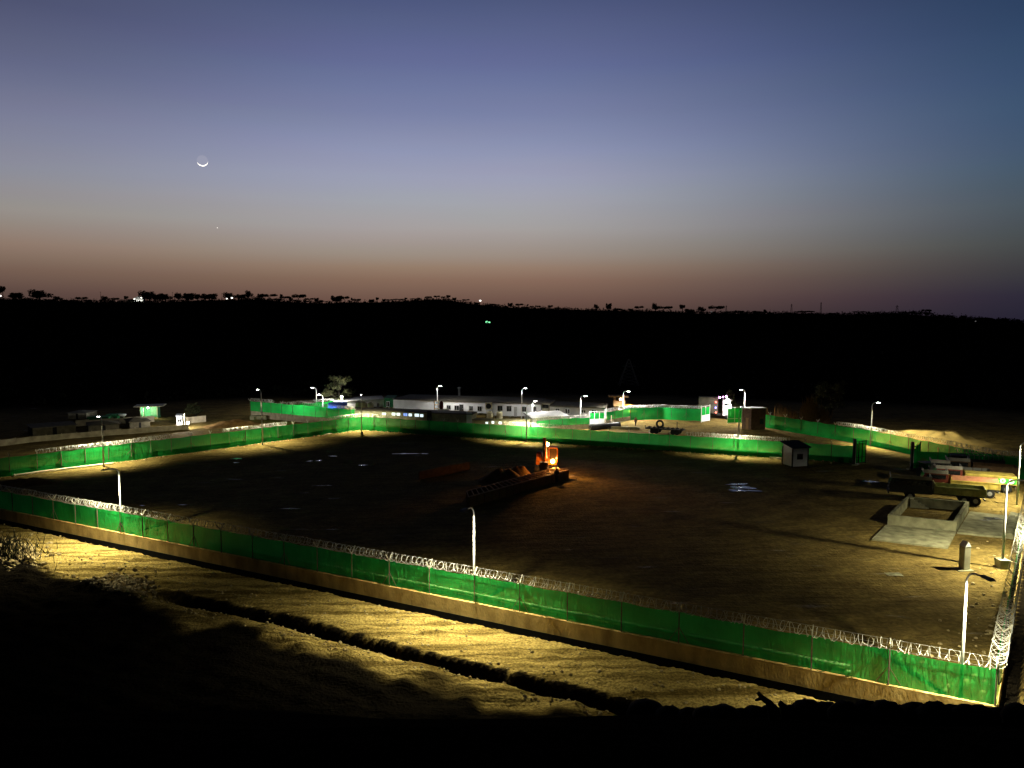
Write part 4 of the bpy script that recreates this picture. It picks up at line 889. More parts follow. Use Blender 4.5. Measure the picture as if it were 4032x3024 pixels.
# parked trucks, all in one row with their cabs to the left
TU = (bo[2] - bo[3]).normalized()
def truck(label, rear_px, length, bedm, cabm, bed_top=2.0, cargo=None, boardm='board', rails=False, deco=False, name='cargo_truck', bed_frac=.62):
    p = G(*rear_px); f = -TU; s = Vector((f.y, -f.x, 0)); s = s if s.y < 0 else -s; o = p + f * 0.15             # s = the side facing the camera
    w = 2.3; t_ = thing(name, label, 'truck', p, 'trucks parked in a row by the right fence')
    def q(a, b, z): return o + f * a - s * b + Vector((0, 0, z))
    def bx(m, a0, a1, b0, b1, z0, z1): m.hexa([q(a, b, z) for z in (z0, z1) for a, b in ((a0, b0), (a1, b0), (a1, b1), (a0, b1))])
    bl = length * bed_frac; Lc = length - bl - .25
    m = MB(); bx(m, 0, length - .3, .75, .95, .75, .95); bx(m, 0, length - .3, 1.35, 1.55, .75, .95); m.build('chassis', 'dark', t_)
    m = MB(); z0 = 1.0
    bx(m, 0, bl, 0, w, z0, z0 + .1); bx(m, 0, bl, 0, .07, z0 + .1, bed_top); bx(m, 0, bl, w - .07, w, z0 + .1, bed_top); bx(m, bl - .07, bl, .07, w - .07, z0 + .1, bed_top + .25)
    k = int(bl / .8)
    for i in range(k + 1): bx(m, bl * i / k - .04, bl * i / k + .04, -.05, -.002, z0, bed_top - .02)
    bx(m, 0, bl, -.06, -.002, bed_top - .1, bed_top + .003)
    bed = m.build('cargo_bed', bedm, t_)
    m = MB(); bx(m, -.08, -.003, 0, w, z0, bed_top); tg = m.build('tailgate', 'gbed' if deco else bedm, t_)
    if deco:
        for b_, r1 in ((w * .5, .3), (w * .2, .16), (w * .8, .16)):
            g = MB(); c = q(-.1, b_, (z0 + bed_top) / 2)
            for j in range(8): th = j * .785; g.wheel(c + (-s) * 0 + s * (r1 * .6 * math.cos(th)) + Vector((0, 0, r1 * .6 * math.sin(th))), f, r1 * .33, .03, 8)
            g.wheel(c, f, r1 * .3, .05, 10); g.build('painted_flower', 'white', tg)
        for b_ in (w * .5, 1.0):
            g = MB()
            for xa in (.5, 1.35, 2.1):
                c = q(xa, -.068, (z0 + bed_top) / 2)
                for j in range(8): th = j * .785; g.wheel(c + f * (.2 * math.cos(th)) + Vector((0, 0, .2 * math.sin(th))), s, .1, .02, 8)
            break
        g.build('painted_flower', 'white', bed); g = MB(); bx(g, 0, 2.6, -.07, -.052, z0 + .15, bed_top - .2); g.build('painted_panel', 'gbed', bed)
        g = MB(); bx(g, 0, bl, -.09, w, bed_top + .006, bed_top + .10); g.build('top_rail', 'ybed', bed)
    if cargo:
        m = MB(); n_ = 10; pts = []
        for a in (0.05, bl - .1):
            for i in range(n_ + 1): b_ = .1 + (w - .2) * i / n_; pts.append(q(a, b_, bed_top + .02 + .35 * math.sin(math.pi * i / n_)))
        m.add(pts, [(i, i + 1, n_ + 2 + i, n_ + 1 + i) for i in range(n_)] + [tuple(range(n_ + 1)), tuple(range(2 * n_ + 1, n_, -1))]); m.build('cargo_cover', cargo, t_)
    if rails:
        m = MB()
        for b_ in (.1, w - .1): m.tube([q(.1, b_, bed_top + .5), q(bl, b_, bed_top + .5)], .05, 6)
        for i in range(8): m.tube([q(.1 + (bl - .1) * i / 7, .1, bed_top + .5), q(.1 + (bl - .1) * i / 7, w - .1, bed_top + .5)], .04, 6); m.tube([q(.1 + (bl - .1) * i / 7, .1, bed_top), q(.1 + (bl - .1) * i / 7, .1, bed_top + .5)], .04, 6)
        m.build('rack_rails', 'grey', t_)
    c0 = bl + .25; m = MB(); b0, b1 = .08, w - .08
    m.hexa([q(a, b, z) for z, aa in ((.8, (c0, length)), (1.7, (c0, length))) for a, b in ((aa[0], b0), (aa[1], b0), (aa[1], b1), (aa[0], b1))])
    m.hexa([q(c0, b0, 1.703), q(length, b0, 1.703), q(length, b1, 1.703), q(c0, b1, 1.703), q(c0, b0 + .05, 2.35), q(length - .3, b0 + .05, 2.35), q(length - .3, b1 - .05, 2.35), q(c0, b1 - .05, 2.35)])
    cb_ = m.build('cab', cabm, t_)
    m = MB(); bx(m, c0 + .25, length - .45, b0 - .0, b0 + .035, 1.74, 2.22); m.build('side_window', 'glass', cb_)
    m = MB(); m.hexa([q(length - .0, b0 + .15, 1.75), q(length + .012, b0 + .15, 1.75), q(length + .012, b1 - .15, 1.75), q(length, b1 - .15, 1.75), q(length - .27, b0 + .18, 2.28), q(length - .23, b0 + .18, 2.28), q(length - .23, b1 - .18, 2.28), q(length - .27, b1 - .18, 2.28)]); m.build('windscreen', 'glass', cb_)
    m = MB(); bx(m, length + .005, length + .14, b0, b1, .6, .85); m.build('bumper', 'dark', t_)
    for b_ in (b0 + .25, b1 - .25):
        m = MB(); m.wheel(q(length + .02, b_, 1.1), f, .12, .05, 12); m.build('headlight', 'galv', cb_)
    if boardm:
        m = MB(); bx(m, c0 + .1, length - .1, b0, b0 + .06, 2.36, 2.75); bx(m, c0 + .04, c0 + .1, b0, b1, 2.36, 2.75); bx(m, length - .16, length - .1, b0 + .06, b1, 2.36, 2.7); m.build('headboard', boardm, cb_)
    for a in (.9, 1.95, length - Lc * .5):
        for b_ in (.18, w - .18):
            m = MB(); m.wheel(q(a, b_, .5), s, .5, .32, 20); wh = m.build('wheel', 'black', t_)
            m = MB(); m.wheel(q(a, b_ - (.15 if b_ < 1 else -.15), .5), s, .24, .06, 14); m.wheel(q(a, b_ - (.19 if b_ < 1 else -.19), .5), s, .09, .06, 10); m.build('rim', 'grey', wh)
    m = MB(); bx(m, -.02, .05, .2, w - .2, .55, .7)
    m.build('rear_bumper', 'board', t_)
    return t_
truck('dark truck with a plain top at the back of the row against the green fence', (3958, 1878), 6.2, 'dark', 'dark', 2.0, rails=True, boardm=None)
truck('brown bodied truck with a grey headboard, third from the back of the row', (4012, 1908), 7.6, 'brown', 'brown', 2.0)
truck('grey truck mostly hidden in the middle of the row', (3905, 1914), 6.4, 'grey', 'dark', 1.7)
truck('truck with a painted green and yellow tail beside the street lamp', (4006, 1947), 8.2, 'ybed', 'red', 1.9, deco=True)
truck('yellow tipper truck with an orange cover, second nearest to the open tank', (3940, 1966), 7.6, 'ybed', 'red', 1.75, cargo='tarp')
truck('olive truck with a pale headboard parked closest to the open tank', (3886, 1996), 9.2, 'olive', 'dark', 1.8, bed_frac=.52)
p = G(3660, 1888); t_ = thing('tractor', 'small tractor with a pale hood at the left end of the truck row', 'tractor', p)
m = MB(); m.box(-.3, .3, -1.4, .2, .6, 1.15, p, (1, .1, 0)); m.build('hood', 'board', t_); m = MB(); m.box(-.6, .6, .2, 1.2, .5, 1.0, p, (1, .1, 0)); m.build('body', 'red', t_)
m = MB(); m.box(-.75, .75, -.1, 1.4, 2.0, 2.08, p, (1, .1, 0)); m.build('canopy', 'board', t_); m = MB()
for a in (-.65, .65):
    for c in (.05, 1.25): m.bar(p + Vector((a, c, .9)), p + Vector((a, c, 2.0)), .04)
m.build('canopy_frame', 'dark', t_)
for a, c, rr_ in ((-.75, .9, .68), (.75, .9, .68), (-.5, -1.1, .38), (.5, -1.1, .38)):
    m = MB(); m.wheel(p + Vector((a, c, rr_)), (1, 0, 0), rr_, .3); m.build('wheel', 'black', t_)
# ---------------------------------------------------------------- lit lorry outside the truck gate
a = G(2750, 1648); t_ = thing('lorry', 'white lorry with coloured marker lights waiting at the truck gate', 'lorry', a); u = Vector((1, -.25, 0)).normalized(); zT = zat(a.x, a.y, 1566)
m = MB(); m.box(0, 3.7, 0, 2.4, 1.1, zT, a, u); m.box(-.05, 3.75, -.03, 2.43, zT + .003, zT + .12, a, u); m.build('cargo_box', mat('grimy cargo box', (.075, .07, .05), .8, 1.5, .3), t_)
m = MB(); m.box(4.6, 6.3, .05, 2.35, .7, zT - 1.5, a, u); m.hexa([a + u * x + Vector((-u.y, u.x, 0)) * y + Vector((0, 0, z)) for z, sh in ((zT - 1.497, 0), (zT - .5, .35)) for x, y in ((4.6, .05), (6.3 - sh, .05), (6.3 - sh, 2.35), (4.6, 2.35))]); cb_ = m.build('cab', 'white', t_)
m = MB(); m.box(4.95, 5.85, .0, .03, zT - 1.4, zT - .75, a, u); m.build('side_window', 'glass', cb_)
m = MB(); m.box(4.55, 6.4, .0, 2.4, zT - .497, zT - .3, a, u); m.build('visor', 'board', cb_)
for x in (.8, 1.9, 5.4):
    for y in (.2, 2.2):
        m = MB(); m.wheel(a + u * x + Vector((-u.y, u.x, 0)) * y + Vector((0, 0, .5)), (-u.y, u.x, 0), .5, .3); m.build('wheel', 'black', t_)
m = MB(); m.box(0, 4.59, .6, 1.8, .7, 1.09, a, u); m.build('chassis', 'dark', t_)
def bulb(px, py, r, mname, root, pw, col, dist):
    p = atdist(px, py, dist); m = MB(); m.ball(p, r); m.build('marker_light', mname, root); 
    if pw: light('POINT', p + Vector((0, -.5, 0)), pw, col, root, radius=.15)
dL = math.hypot(a.x, a.y) - .8
for px, py, r_, mn, pw, col in ((2834, 1565, .19, 'bulbp', 5, (1, .3, .9)), (2847, 1563, .15, 'bulbp', 0, None), (2860, 1562, .19, 'bulbp', 5, (1, .6, .9)), (2819, 1583, .15, 'bulbr', 3, (1, .1, .05)), (2818, 1605, .15, 'bulbb', 3, (.1, .1, 1)), (2819, 1624, .15, 'bulbr', 3, (1, .1, .05))): bulb(px, py, r_, mn, t_, pw, col, dL)
bulb(2865, 1580, .45, 'bulbw', t_, 110, (1, .9, .6), dL - .4)
# yellow loader behind the wire, by the watch tower
p = G(2474, 1640); t_ = thing('wheel_loader', 'yellow loader roof showing above the fence right of the watchtower', 'loader', p); zt = zat(p.x, p.y, 1594)
m = MB(); m.box(-1.6, 1.6, 0, 2, .8, zt - 1.1, p); m.build('body', 'yellow', t_); m = MB(); m.box(-.9, .9, .2, 1.8, zt - 1.097, zt - .2, p); m.build('cab', 'glass', t_); m = MB(); m.hexa([p + Vector((x, y, z)) for z, k in ((zt - .197, 1.0), (zt, .8)) for x, y in ((-1.0 * k, .1), (1.0 * k, .1), (1.0 * k, 1.9), (-1.0 * k, 1.9))]); m.build('cab_roof', 'yellow', t_)
for x in (-1.1, 1.1):
    for y in (-.1, 2.1): m = MB(); m.wheel(p + Vector((x, y, .6)), (0, 1, 0), .6, .4); m.build('wheel', 'black', t_)
# scrap and pipes between the back fence and the inner gates
a, b = G(2325, 1694), G(2434, 1684); m = MB(); m.tube([a + Vector((0, 0, .5)), b + Vector((0, 0, .52))], .52, 18); m.tube([b + Vector((0, 0, .52)), b + (b - a).normalized() * .2 + Vector((0, 0, .52))], .58, 18); solo(m, 'steel_pipe', 'dark', 'thick dark pipe lying behind the back fence in front of the mesh gate', 'pipe', a, None, True)
a, b = G(2405, 1690), G(2518, 1692); u = (b - a).normalized(); m = MB(); m.box(0, (b - a).length, -.2, .2, -.05, .42, a, u); m.box(.1, (b - a).length - .4, -.15, .15, .42, .5, a, u); solo(m, 'concrete_beam', 'slab', 'long pale concrete beam lying right of the thick dark pipe', 'beam', a)
a, b = G(2546, 1702), G(2692, 1712); u = (b - a).normalized(); l = (b - a).length; t_ = thing('flatbed_trailer', 'dark flatbed trailer frame with a spare wheel standing on it, behind the back fence', 'trailer', a); m = MB()
m.box(0, l, -.9, -.75, .75, .95, a, u); m.box(0, l, .75, .9, .75, .95, a, u)
for i in range(9): m.box(l * i / 8 - .06, l * i / 8 + .06, -.74, .74, .78, .92, a, u); m.box(l * i / 8 - .04, l * i / 8 + .04, -.9, -.82, .953, 1.35, a, u)
m.build('frame', 'dark', t_)
m = MB(); c = a + u * (l * .36) + Vector((0, 0, 1.62)); pts = [c + u * (.55 * math.cos(k * math.pi / 8)) + Vector((0, 0, .55 * math.sin(k * math.pi / 8))) for k in range(17)]; m.tube(pts, .17, 8); m.build('spare_wheel', 'black', t_)
for k in (.2, .3, .75, .85):
    for y in (-.85, .85): m = MB(); m.wheel(a + u * (l * k) + Vector((-u.y, u.x, 0)) * y + Vector((0, 0, .45)), (-u.y, u.x, 0), .45, .28); m.build('wheel', 'black', t_)
m = MB(); m.bar(a + u * (l * .82) + Vector((0, 0, .9)), a + u * (l * .82) + Vector((0, 0, 2.2)), .06); m.build('stake', 'dark', t_)
# ---------------------------------------------------------------- the village camp on the left
def lowwall(label, pts, h, m_='precast', lean=0):
    P = [G(*q) for q in pts]; t_ = thing('precast_wall', label, 'wall', P[0], 'low precast walls of the camp'); m = MB(); ps = MB()
    for a, b in zip(P, P[1:]):
        u = (b - a).normalized(); l = (b - a).length; k = max(1, int(l / 2)); 
        for i in range(k): m.box(l * i / k + .06, l * (i + 1) / k - .06, -.05, .05, -.1, h + random.uniform(-.07, .05), a, u); ps.box(l * i / k - .06, l * i / k + .06, -.09, .09, -.1, h + .1, a, u)
    m.build('panels', m_, t_); ps.build('posts', m_, t_)
lowwall('long grey precast wall running just behind the left fence of the yard', [(-60, 1764), (120, 1742), (420, 1716), (745, 1692)], .95)
lowwall('grey precast wall behind the front tents of the camp, with white drips', [(300, 1679), (540, 1664), (610, 1660)], 1.1)
lowwall('pale precast wall right of the small white hut', [(735, 1668), (812, 1660)], 1.2)
def tent(label, pa, pb, apex, depth, m_='tent', wallh=1.3):
    a, b = G(*pa), G(*pb); u = (b - a).normalized(); n = Vector((-u.y, u.x, 0)); l = (b - a).length; t_ = thing('ridge_tent', label, 'tent', a, 'tents of the camp'); zt = zat(a.x + u.x * l * apex[0], a.y + u.y * l * apex[0] + depth / 2, apex[1])
    m = MB(); m.hexa([a + u * x + n * y + Vector((0, 0, z)) for z in (-.1, wallh) for x, y in ((0, 0), (l, 0), (l, depth), (0, depth))]); m.build('canvas_wall', m_, t_)
    m = MB(); ap = a + u * (l * apex[0]) + n * (depth / 2) + Vector((0, 0, zt)); r1 = ap - u * (l * .04); r2 = ap + u * (l * .04)
    e = [a + u * x + n * y + Vector((0, 0, wallh + .02)) for x, y in ((-.3, -.3), (l + .3, -.3), (l + .3, depth + .3), (-.3, depth + .3))]
    m.add(e + [r1, r2], [(0, 1, 5, 4), (1, 2, 5), (2, 3, 4, 5), (3, 0, 4), (3, 2, 1, 0)]); m.build('canvas_roof', m_, t_)
    m = MB(); m.box(l * .45, l * .55, -.03, .02, 0, wallh * .9, a, u); m.build('doorway', 'black', t_)
tent('dark peaked tent behind the left fence lamp, left of the two front tents', (350, 1706), (470, 1698), (.45, 1655), 5, 'tent', 1.3)
tent('dark peaked tent under the lit green house, right of the two front tents', (512, 1690), (592, 1684), (.35, 1641), 5, 'tent', 1.2)
tent('pale pointed canvas tent at the back of the camp', (268, 1650), (340, 1650), (.38, 1614), 4, 'canvas', 1.2)
tent('long dark tent at the far left end of the camp', (130, 1718), (300, 1704), (.5, 1668), 6, 'tent', 1.4)
a, b = G(556, 1648), G(622, 1646); fc = Facade(a, b); h = zat(a.x, a.y, 1601); t_ = thing('open_house', 'small green house with a lit front, brightest in the camp', 'house', a)
m = MB(); m.box(0, fc.l, 2.4, 2.6, 0, h, fc.a, fc.u); m.box(0, .15, 0, 2.4, 0, h, fc.a, fc.u); m.box(fc.l - .15, fc.l, 0, 2.4, 0, h, fc.a, fc.u); m.build('wall', mat('green painted wall', (.12, .42, .20), .8, 2, .3), t_)
m = MB(); m.hexa([fc.a + fc.u * x + fc.n * y + Vector((0, 0, h + z + .02 * y)) for z in (.004, .12) for x, y in ((-1.2, -.8), (fc.l + 1.2, -.8), (fc.l + 1.2, 2.8), (-1.2, 2.8))]); m.build('roof', 'tank', t_)
m = MB(); m.box(fc.l * .45, fc.l * .85, 2.3, 2.39, .4, h - .3, fc.a, fc.u); m.build('curtain', mat('pale green curtain', (.22, .46, .26), .8, 3, .3), t_)
m = MB()
for x in (0.0, fc.l * .2, fc.l): m.bar(fc.a + fc.u * x - fc.n * .6 + Vector((0, 0, 0)), fc.a + fc.u * x - fc.n * .6 + Vector((0, 0, h)), .06)
m.build('porch_posts', 'tank', t_); m = MB(); m.ball(fc.a + fc.u * (fc.l * .35) + fc.n * 1.2 + Vector((0, 0, h - .4)), .14); m.build('bulb', 'bulbw', t_); light('POINT', fc.a + fc.u * (fc.l * .4) - fc.n * .5 + Vector((0, 0, h - .7)), 480, (.9, 1, .75), t_, radius=.2)
r, fc, _ = cabin('small white hut with one dark window at the right end of the camp', (696, 1675), (718, 1674), (1638, 1638), 2.2, 'white', 'white', name='hut', lift=0, cat='hut', over=.1)
windows_on(fc, r, [(702, 706, 1652, 1660), (710, 714, 1652, 1660)], frame='dark', panes=1)
p = G(741, 1684); t_ = thing('yard_light', 'bright white light on a short stake beside the small white hut', 'light', p); zt = zat(p.x, p.y, 1665); m = MB(); m.tube([p, p + Vector((0, 0, zt))], .05, 6); m.build('stake', 'pipe', t_)
m = MB(); m.ball(p + Vector((0, -.1, zt)), .26, .2, .24); m.build('bulb', 'bulbw', t_); light('POINT', p + Vector((-.8, -.8, zt + 1.0)), 3200, COOL, t_)
m = MB(); p = G(727, 1680); h = zat(p.x, p.y, 1630); m.tube([p, p + Vector((0, 0, h))], [.07, .05], 6); m.cyl(p + Vector((0, 0, h)), .09, .1, 8); solo(m, 'pole', 'pipe', 'thin pale pole right of the small white hut', 'pole', p)
a = G(436, 1654); m = MB(); hh = zat(a.x, a.y, 1632); m.hexa([a + Vector((x * k, y, z)) for z, k in ((0, .75), (hh, 1.0)) for x, y in ((-1, 0), (1, 0), (1, 1.8), (-1, 1.8))]); solo(m, 'tarp_stack', 'gtarp', 'green tarpaulin covered stack at the back of the camp', 'covered stack', a)
a = G(342, 1660); m = MB(); hh = zat(a.x, a.y, 1641); m.hexa([a + Vector((x, y, z)) for z, q in ((0, 0), (hh, 1)) for x, y in ((0, 0), (4.2, 0), (4.0 - .2 * q, 2), (.2 * q, 2))]); solo(m, 'tarp_screen', 'gtarp', 'long low green tarpaulin shelter right of the pale pointed tent', 'shelter', a)
p = G(488, 1652); t_ = thing('dish_stand', 'pale round dish on a post left of the lit green house', 'dish', p); h = zat(p.x, p.y, 1632); m = MB(); m.tube([p, p + Vector((0, 0, h))], .07, 6); m.build('post', 'pipe', t_); m = MB(); m.lathe(p + Vector((-.2, -.1, h - .3)), [(.1, .1), (.5, .0), (.75, .35), (.72, .4)], 14); m.build('dish', 'white', t_)
# concrete block / bund beside the left heap
a = G(984, 1652); m = MB(); m.box(0, 3.2, 0, 1.2, 0, .7, a); m.box(.2, 1.0, -.5, 0, 0, .5, a); solo(m, 'concrete_block', 'slab', 'pale concrete block at the left end of the nearer back fence', 'block', a)
# ---------------------------------------------------------------- puddles and litter
def puddle(px, py, w, d, label, m_='water', name='puddle', cat='puddle', z=.0):
    p = G(px, py); n = 22; m = MB(); pts = []
    if name == 'puddle' and px < 2800: w *= .75; d *= .6
    zmax = max(gz(p.x + a * w / 2, p.y + b * d / 2) for a in (-1, -.5, 0, .5, 1) for b in (-1, -.5, 0, .5, 1)) + .012
    sx = random.random() * 50
    for i in range(n):
        th = 2 * math.pi * i / n; k = 1 + 1.9 * float(vnoise(math.cos(th) * 2.4 + sx, math.sin(th) * 2.4, .6, 70)); pts.append((p.x + w / 2 * k * math.cos(th), p.y + d / 2 * k * math.sin(th), zmax))
    m.v = pts + [(q[0] , q[1], zmax - .05) for q in pts]; m.f = [tuple(range(n))] + [(i, n + i, n + (i + 1) % n, (i + 1) % n) for i in range(n)]
    p.z = zmax; return solo(m, name, m_, label, cat, p, 'puddles in the yard' if name == 'puddle' else None)
for q in ((2905, 1908, 2.6, .9, 'pale puddle below the white guard hut, upper strip of the larger patch'), (2925, 1920, 2.2, 1.1, 'pale puddle below the white guard hut, middle of the larger patch'), (2925, 1932, 2.8, .9, 'pale puddle below the white guard hut, lowest strip of the larger patch'),
          (3418, 1896, 1.6, .9, 'small bright puddle between the white guard hut and the trucks'), (933, 1807, 2.0, 1.5, 'greenish puddle farthest left in the dark yard'), (928, 1822, 1.0, .8, 'tiny puddle just under the greenish puddle'),
          (1221, 1816, .9, 1.0, 'left of two short bright puddles in the dark yard'), (1256, 1814, .9, .9, 'right of two short bright puddles in the dark yard'), (1428, 1833, 1.5, 1.0, 'small puddle in the dark yard with a bright left end'),
          (1600, 1787, 3.6, 1.0, 'longest thin puddle near the back fence'), (1672, 1787, 2.0, .7, 'thin puddle at the right end of the longest one'), (1310, 1797, 1.4, .6, 'faint thin puddle under the back corner of the yard'),
          (560, 1990, 1.1, .5, 'small puddle behind the near left street lamp'), (722, 1986, 1.0, .4, 'small puddle in the yard, right of the near left street lamp')): puddle(*q)
for q in ((3373, 1828, .7, .5, 'white crumpled sheet at the foot of the left gate post'),): puddle(*q[:4], q[4], 'white', 'paper_sheet', 'litter')
def rag(px, py, w, d, label, m_='dark'):
    p = G(px, py); p.z = gz(p.x, p.y) + .15 if px > 3770 and py < 2110 else gz(p.x, p.y); m = MB(); n = 7
    for i in range(n):
        for j in range(n): m.v.append((p.x + w * (i / (n - 1) - .5), p.y + d * (j / (n - 1) - .5), p.z + .03 + .22 * max(0, .6 - math.hypot(i / 3 - 1, j / 3 - 1)) + random.uniform(0, .05)))
    for i in range(n - 1):
        for j in range(n - 1): m.f.append((i * n + j, (i + 1) * n + j, (i + 1) * n + j + 1, i * n + j + 1))
    solo(m, 'cloth_rag', m_, label, 'rag', p)
rag(3912, 2048, 1.5, .9, 'dark crumpled rag on the right concrete slab'); rag(3880, 2054, .8, .6, 'pale crumpled rag on the right concrete slab', 'board'); rag(3520, 2264, 1.2, .8, 'flat pale scrap on the ground below the concrete slabs', 'slab')
rag(3640, 2110, .9, .4, 'small lump of rubble lying on the front concrete slab', 'block')
# ---------------------------------------------------------------- stones
def stones(name, label, pts, smin, smax, m_, cat='stones'):
    m = MB()
    for x, y in pts:
        r_ = random.uniform(smin, smax); m.ball((x, y, gz(x, y) + r_ * .25), r_, r_ * random.uniform(.6, 1.1), r_ * random.uniform(.5, .8), 6, .22)
    o = m.build(name, m_); o['kind'] = 'stuff'; o['label'] = label; o['category'] = cat; return o
pts = []
for _ in range(900):
    tq = random.uniform(2, 92); sq = random.choice((random.uniform(7.8, 9.3), random.uniform(1.2, 6))); 
    p = NC + NU * tq + NN * sq; pts.append((p.x, p.y))
stones('road_rubble', 'loose stones strewn on the lit dirt road and its bank', pts, .04, .12, 'stone')
pts = []
for _ in range(420):
    c = G(random.gauss(480, 60), random.gauss(2296, 20), -.3); pts.append((c.x, c.y))
for _ in range(260):
    c = G(random.gauss(60, 70), random.gauss(2170, 28), -.3); pts.append((c.x, c.y))
stones('stone_rubble', 'heap of broken stones glinting at the dark left edge of the dirt road', pts, .08, .24, 'stone')
pts = []
for _ in range(700):
    q = random.random()
    if q < .5: p = FC + FU * random.uniform(0, 78) - FN * abs(random.gauss(.6, .5))
    elif q < .8: p = FC + LU * random.uniform(0, 62) - LN * abs(random.gauss(.6, .5))
    else: p = NC + RU * random.uniform(0, 50) - RN * abs(random.gauss(1.2, 1.2))
    pts.append((p.x, p.y))
stones('fence_rubble', 'small clods and stones along the foot of the yard fences', pts, .05, .17, 'stone')
# boulders on the edge where the photographer stands
ORD = ['first', 'second', 'third', 'fourth', 'fifth', 'sixth', 'seventh', 'eighth', 'ninth', 'tenth', 'eleventh', 'twelfth', 'thirteenth', 'fourteenth', 'fifteenth', 'sixteenth', 'seventeenth', 'eighteenth', 'nineteenth', 'twentieth', 'twenty-first', 'twenty-second', 'twenty-third', 'twenty-fourth', 'twenty-fifth', 'twenty-sixth', 'twenty-seventh', 'twenty-eighth', 'twenty-ninth', 'thirtieth', 'thirty-first', 'thirty-second', 'thirty-third', 'thirty-fourth', 'thirty-fifth', 'thirty-sixth', 'thirty-seventh', 'thirty-eighth', 'thirty-ninth', 'fortieth']
BL = [(2545, 2762, 80), (2640, 2784, 60), (2720, 2790, 50), (2790, 2786, 60), (2850, 2782, 70), (2925, 2790, 40), (2975, 2782, 50), (3040, 2778, 46), (3085, 2790, 40), (3122, 2778, 34), (3185, 2758, 56), (3260, 2768, 60), (3330, 2764, 60), (3420, 2760, 50), (3495, 2764, 56), (3560, 2778, 44), (3610, 2772, 66), (3690, 2768, 64), (3755, 2778, 44), (3810, 2776, 46), (3865, 2782, 50), (3935, 2790, 44), (4010, 2774, 48)]
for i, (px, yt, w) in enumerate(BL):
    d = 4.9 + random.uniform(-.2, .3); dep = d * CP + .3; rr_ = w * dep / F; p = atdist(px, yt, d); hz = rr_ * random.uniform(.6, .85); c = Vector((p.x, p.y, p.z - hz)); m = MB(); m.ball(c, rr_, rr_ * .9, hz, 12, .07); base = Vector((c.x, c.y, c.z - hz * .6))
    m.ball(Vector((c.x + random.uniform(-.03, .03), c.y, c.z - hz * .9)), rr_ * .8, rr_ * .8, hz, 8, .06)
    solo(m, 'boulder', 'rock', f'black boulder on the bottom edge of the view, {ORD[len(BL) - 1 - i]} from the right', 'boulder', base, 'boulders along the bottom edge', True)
for pts_, lab in (([(3060, 2795), (3030, 2768), (3002, 2748), (2985, 2727)], 'forked dead branch poking up between the boulders, taller of two'), ([(3100, 2795), (3085, 2780), (3068, 2766)], 'short dead stub poking up between the boulders, beside the forked branch')):
    m = MB(); P = [atdist(x, y, 4.7) for x, y in pts_]; P[0].z -= .15; m.tube(P, [.030 - .006 * k for k in range(len(P))], 6)
    if len(P) > 3: m.tube([P[2] * 1.0, atdist(2975, 2757, 4.65)], [.014, .006], 5)
    solo(m, 'dead_branch', 'rock', lab, 'branch', P[0])
# ---------------------------------------------------------------- trees
def leafy(m, cx, cy, cz, rx, ry, rz, n, sz, shell=.35, seed=0):
    rg = random.Random(seed)
    for _ in range(n):
        while True:
            x, y, z = rg.uniform(-1, 1), rg.uniform(-1, 1), rg.uniform(-1, 1); q = x * x + y * y + z * z
            if shell * shell < q < 1: break
        c = Vector((cx + x * rx, cy + y * ry, cz + z * rz)); a = Vector((rg.gauss(0, 1), rg.gauss(0, 1), rg.gauss(0, 1))).normalized(); b = a.orthogonal().normalized(); e = a.cross(b); s = sz * rg.uniform(.5, 1.2)
        m.add([c + b * s, c + e * s * .6, c - b * s, c - e * s * .6], [(0, 1, 2, 3)])
def tree_proto(kind, seed, leafm='leafd'):
    rg = random.Random(seed); t_ = bpy.data.objects.new('ridge_tree', None); COL.objects.link(t_); tr = MB(); cr = MB()
    if kind == 'flat':
        tops = [(rg.uniform(-.55, .55), rg.uniform(-.4, .4), rg.uniform(.78, .92)) for _ in range(6)]
        tr.tube([(0, 0, -.15), (.02, 0, .35), (.05, 0, .5)], [.05, .04, .035], 6)
        for x, y, z in tops: tr.tube([(.03, 0, .45), (x * .5, y * .5, z * .85), (x, y, z)], [.03, .018, .008], 5); leafy(cr, x, y, z - .04, rg.uniform(.28, .45), .34, rg.uniform(.18, .30), 130, .085, .1, rg.random())
    elif kind == 'round':
        tr.tube([(0, 0, -.15), (0, .02, .3), (.03, 0, .5)], [.06, .05, .04], 6)
        for _ in range(9):
            x, y, z = rg.uniform(-.42, .42), rg.uniform(-.35, .35), rg.uniform(.35, .82); tr.tube([(.0, 0, .3), (x * .6, y * .6, z * .8), (x, y, z)], [.025, .015, .006], 5); leafy(cr, x, y, z, rg.uniform(.18, .3), .25, rg.uniform(.16, .27), 100, .085, .1, rg.random())
    elif kind == 'bush':
        tr.tube([(0, 0, -.2), (0, 0, .3)], [.05, .03], 6)
        for _ in range(8):
            x = rg.uniform(-.5, .5); leafy(cr, x, rg.uniform(-.3, .3), rg.uniform(.1, .75) * (1 - abs(x)), .3, .28, .28, 90, .09, .0, rg.random())
    else:                                                         # thin
        tr.tube([(0, 0, -.15), (.03, 0, .5), (0, 0, .9)], [.06, .045, .02], 6)
        for _ in range(5): leafy(cr, rg.uniform(-.25, .25), rg.uniform(-.2, .2), rg.uniform(.55, .95), .22, .2, .16, 80, .085, .0, rg.random())
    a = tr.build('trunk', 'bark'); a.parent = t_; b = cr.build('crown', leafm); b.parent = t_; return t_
KIND = {'flat': 'flat-topped', 'round': 'round-crowned', 'bush': 'bushy low', 'thin': 'thin upright'}
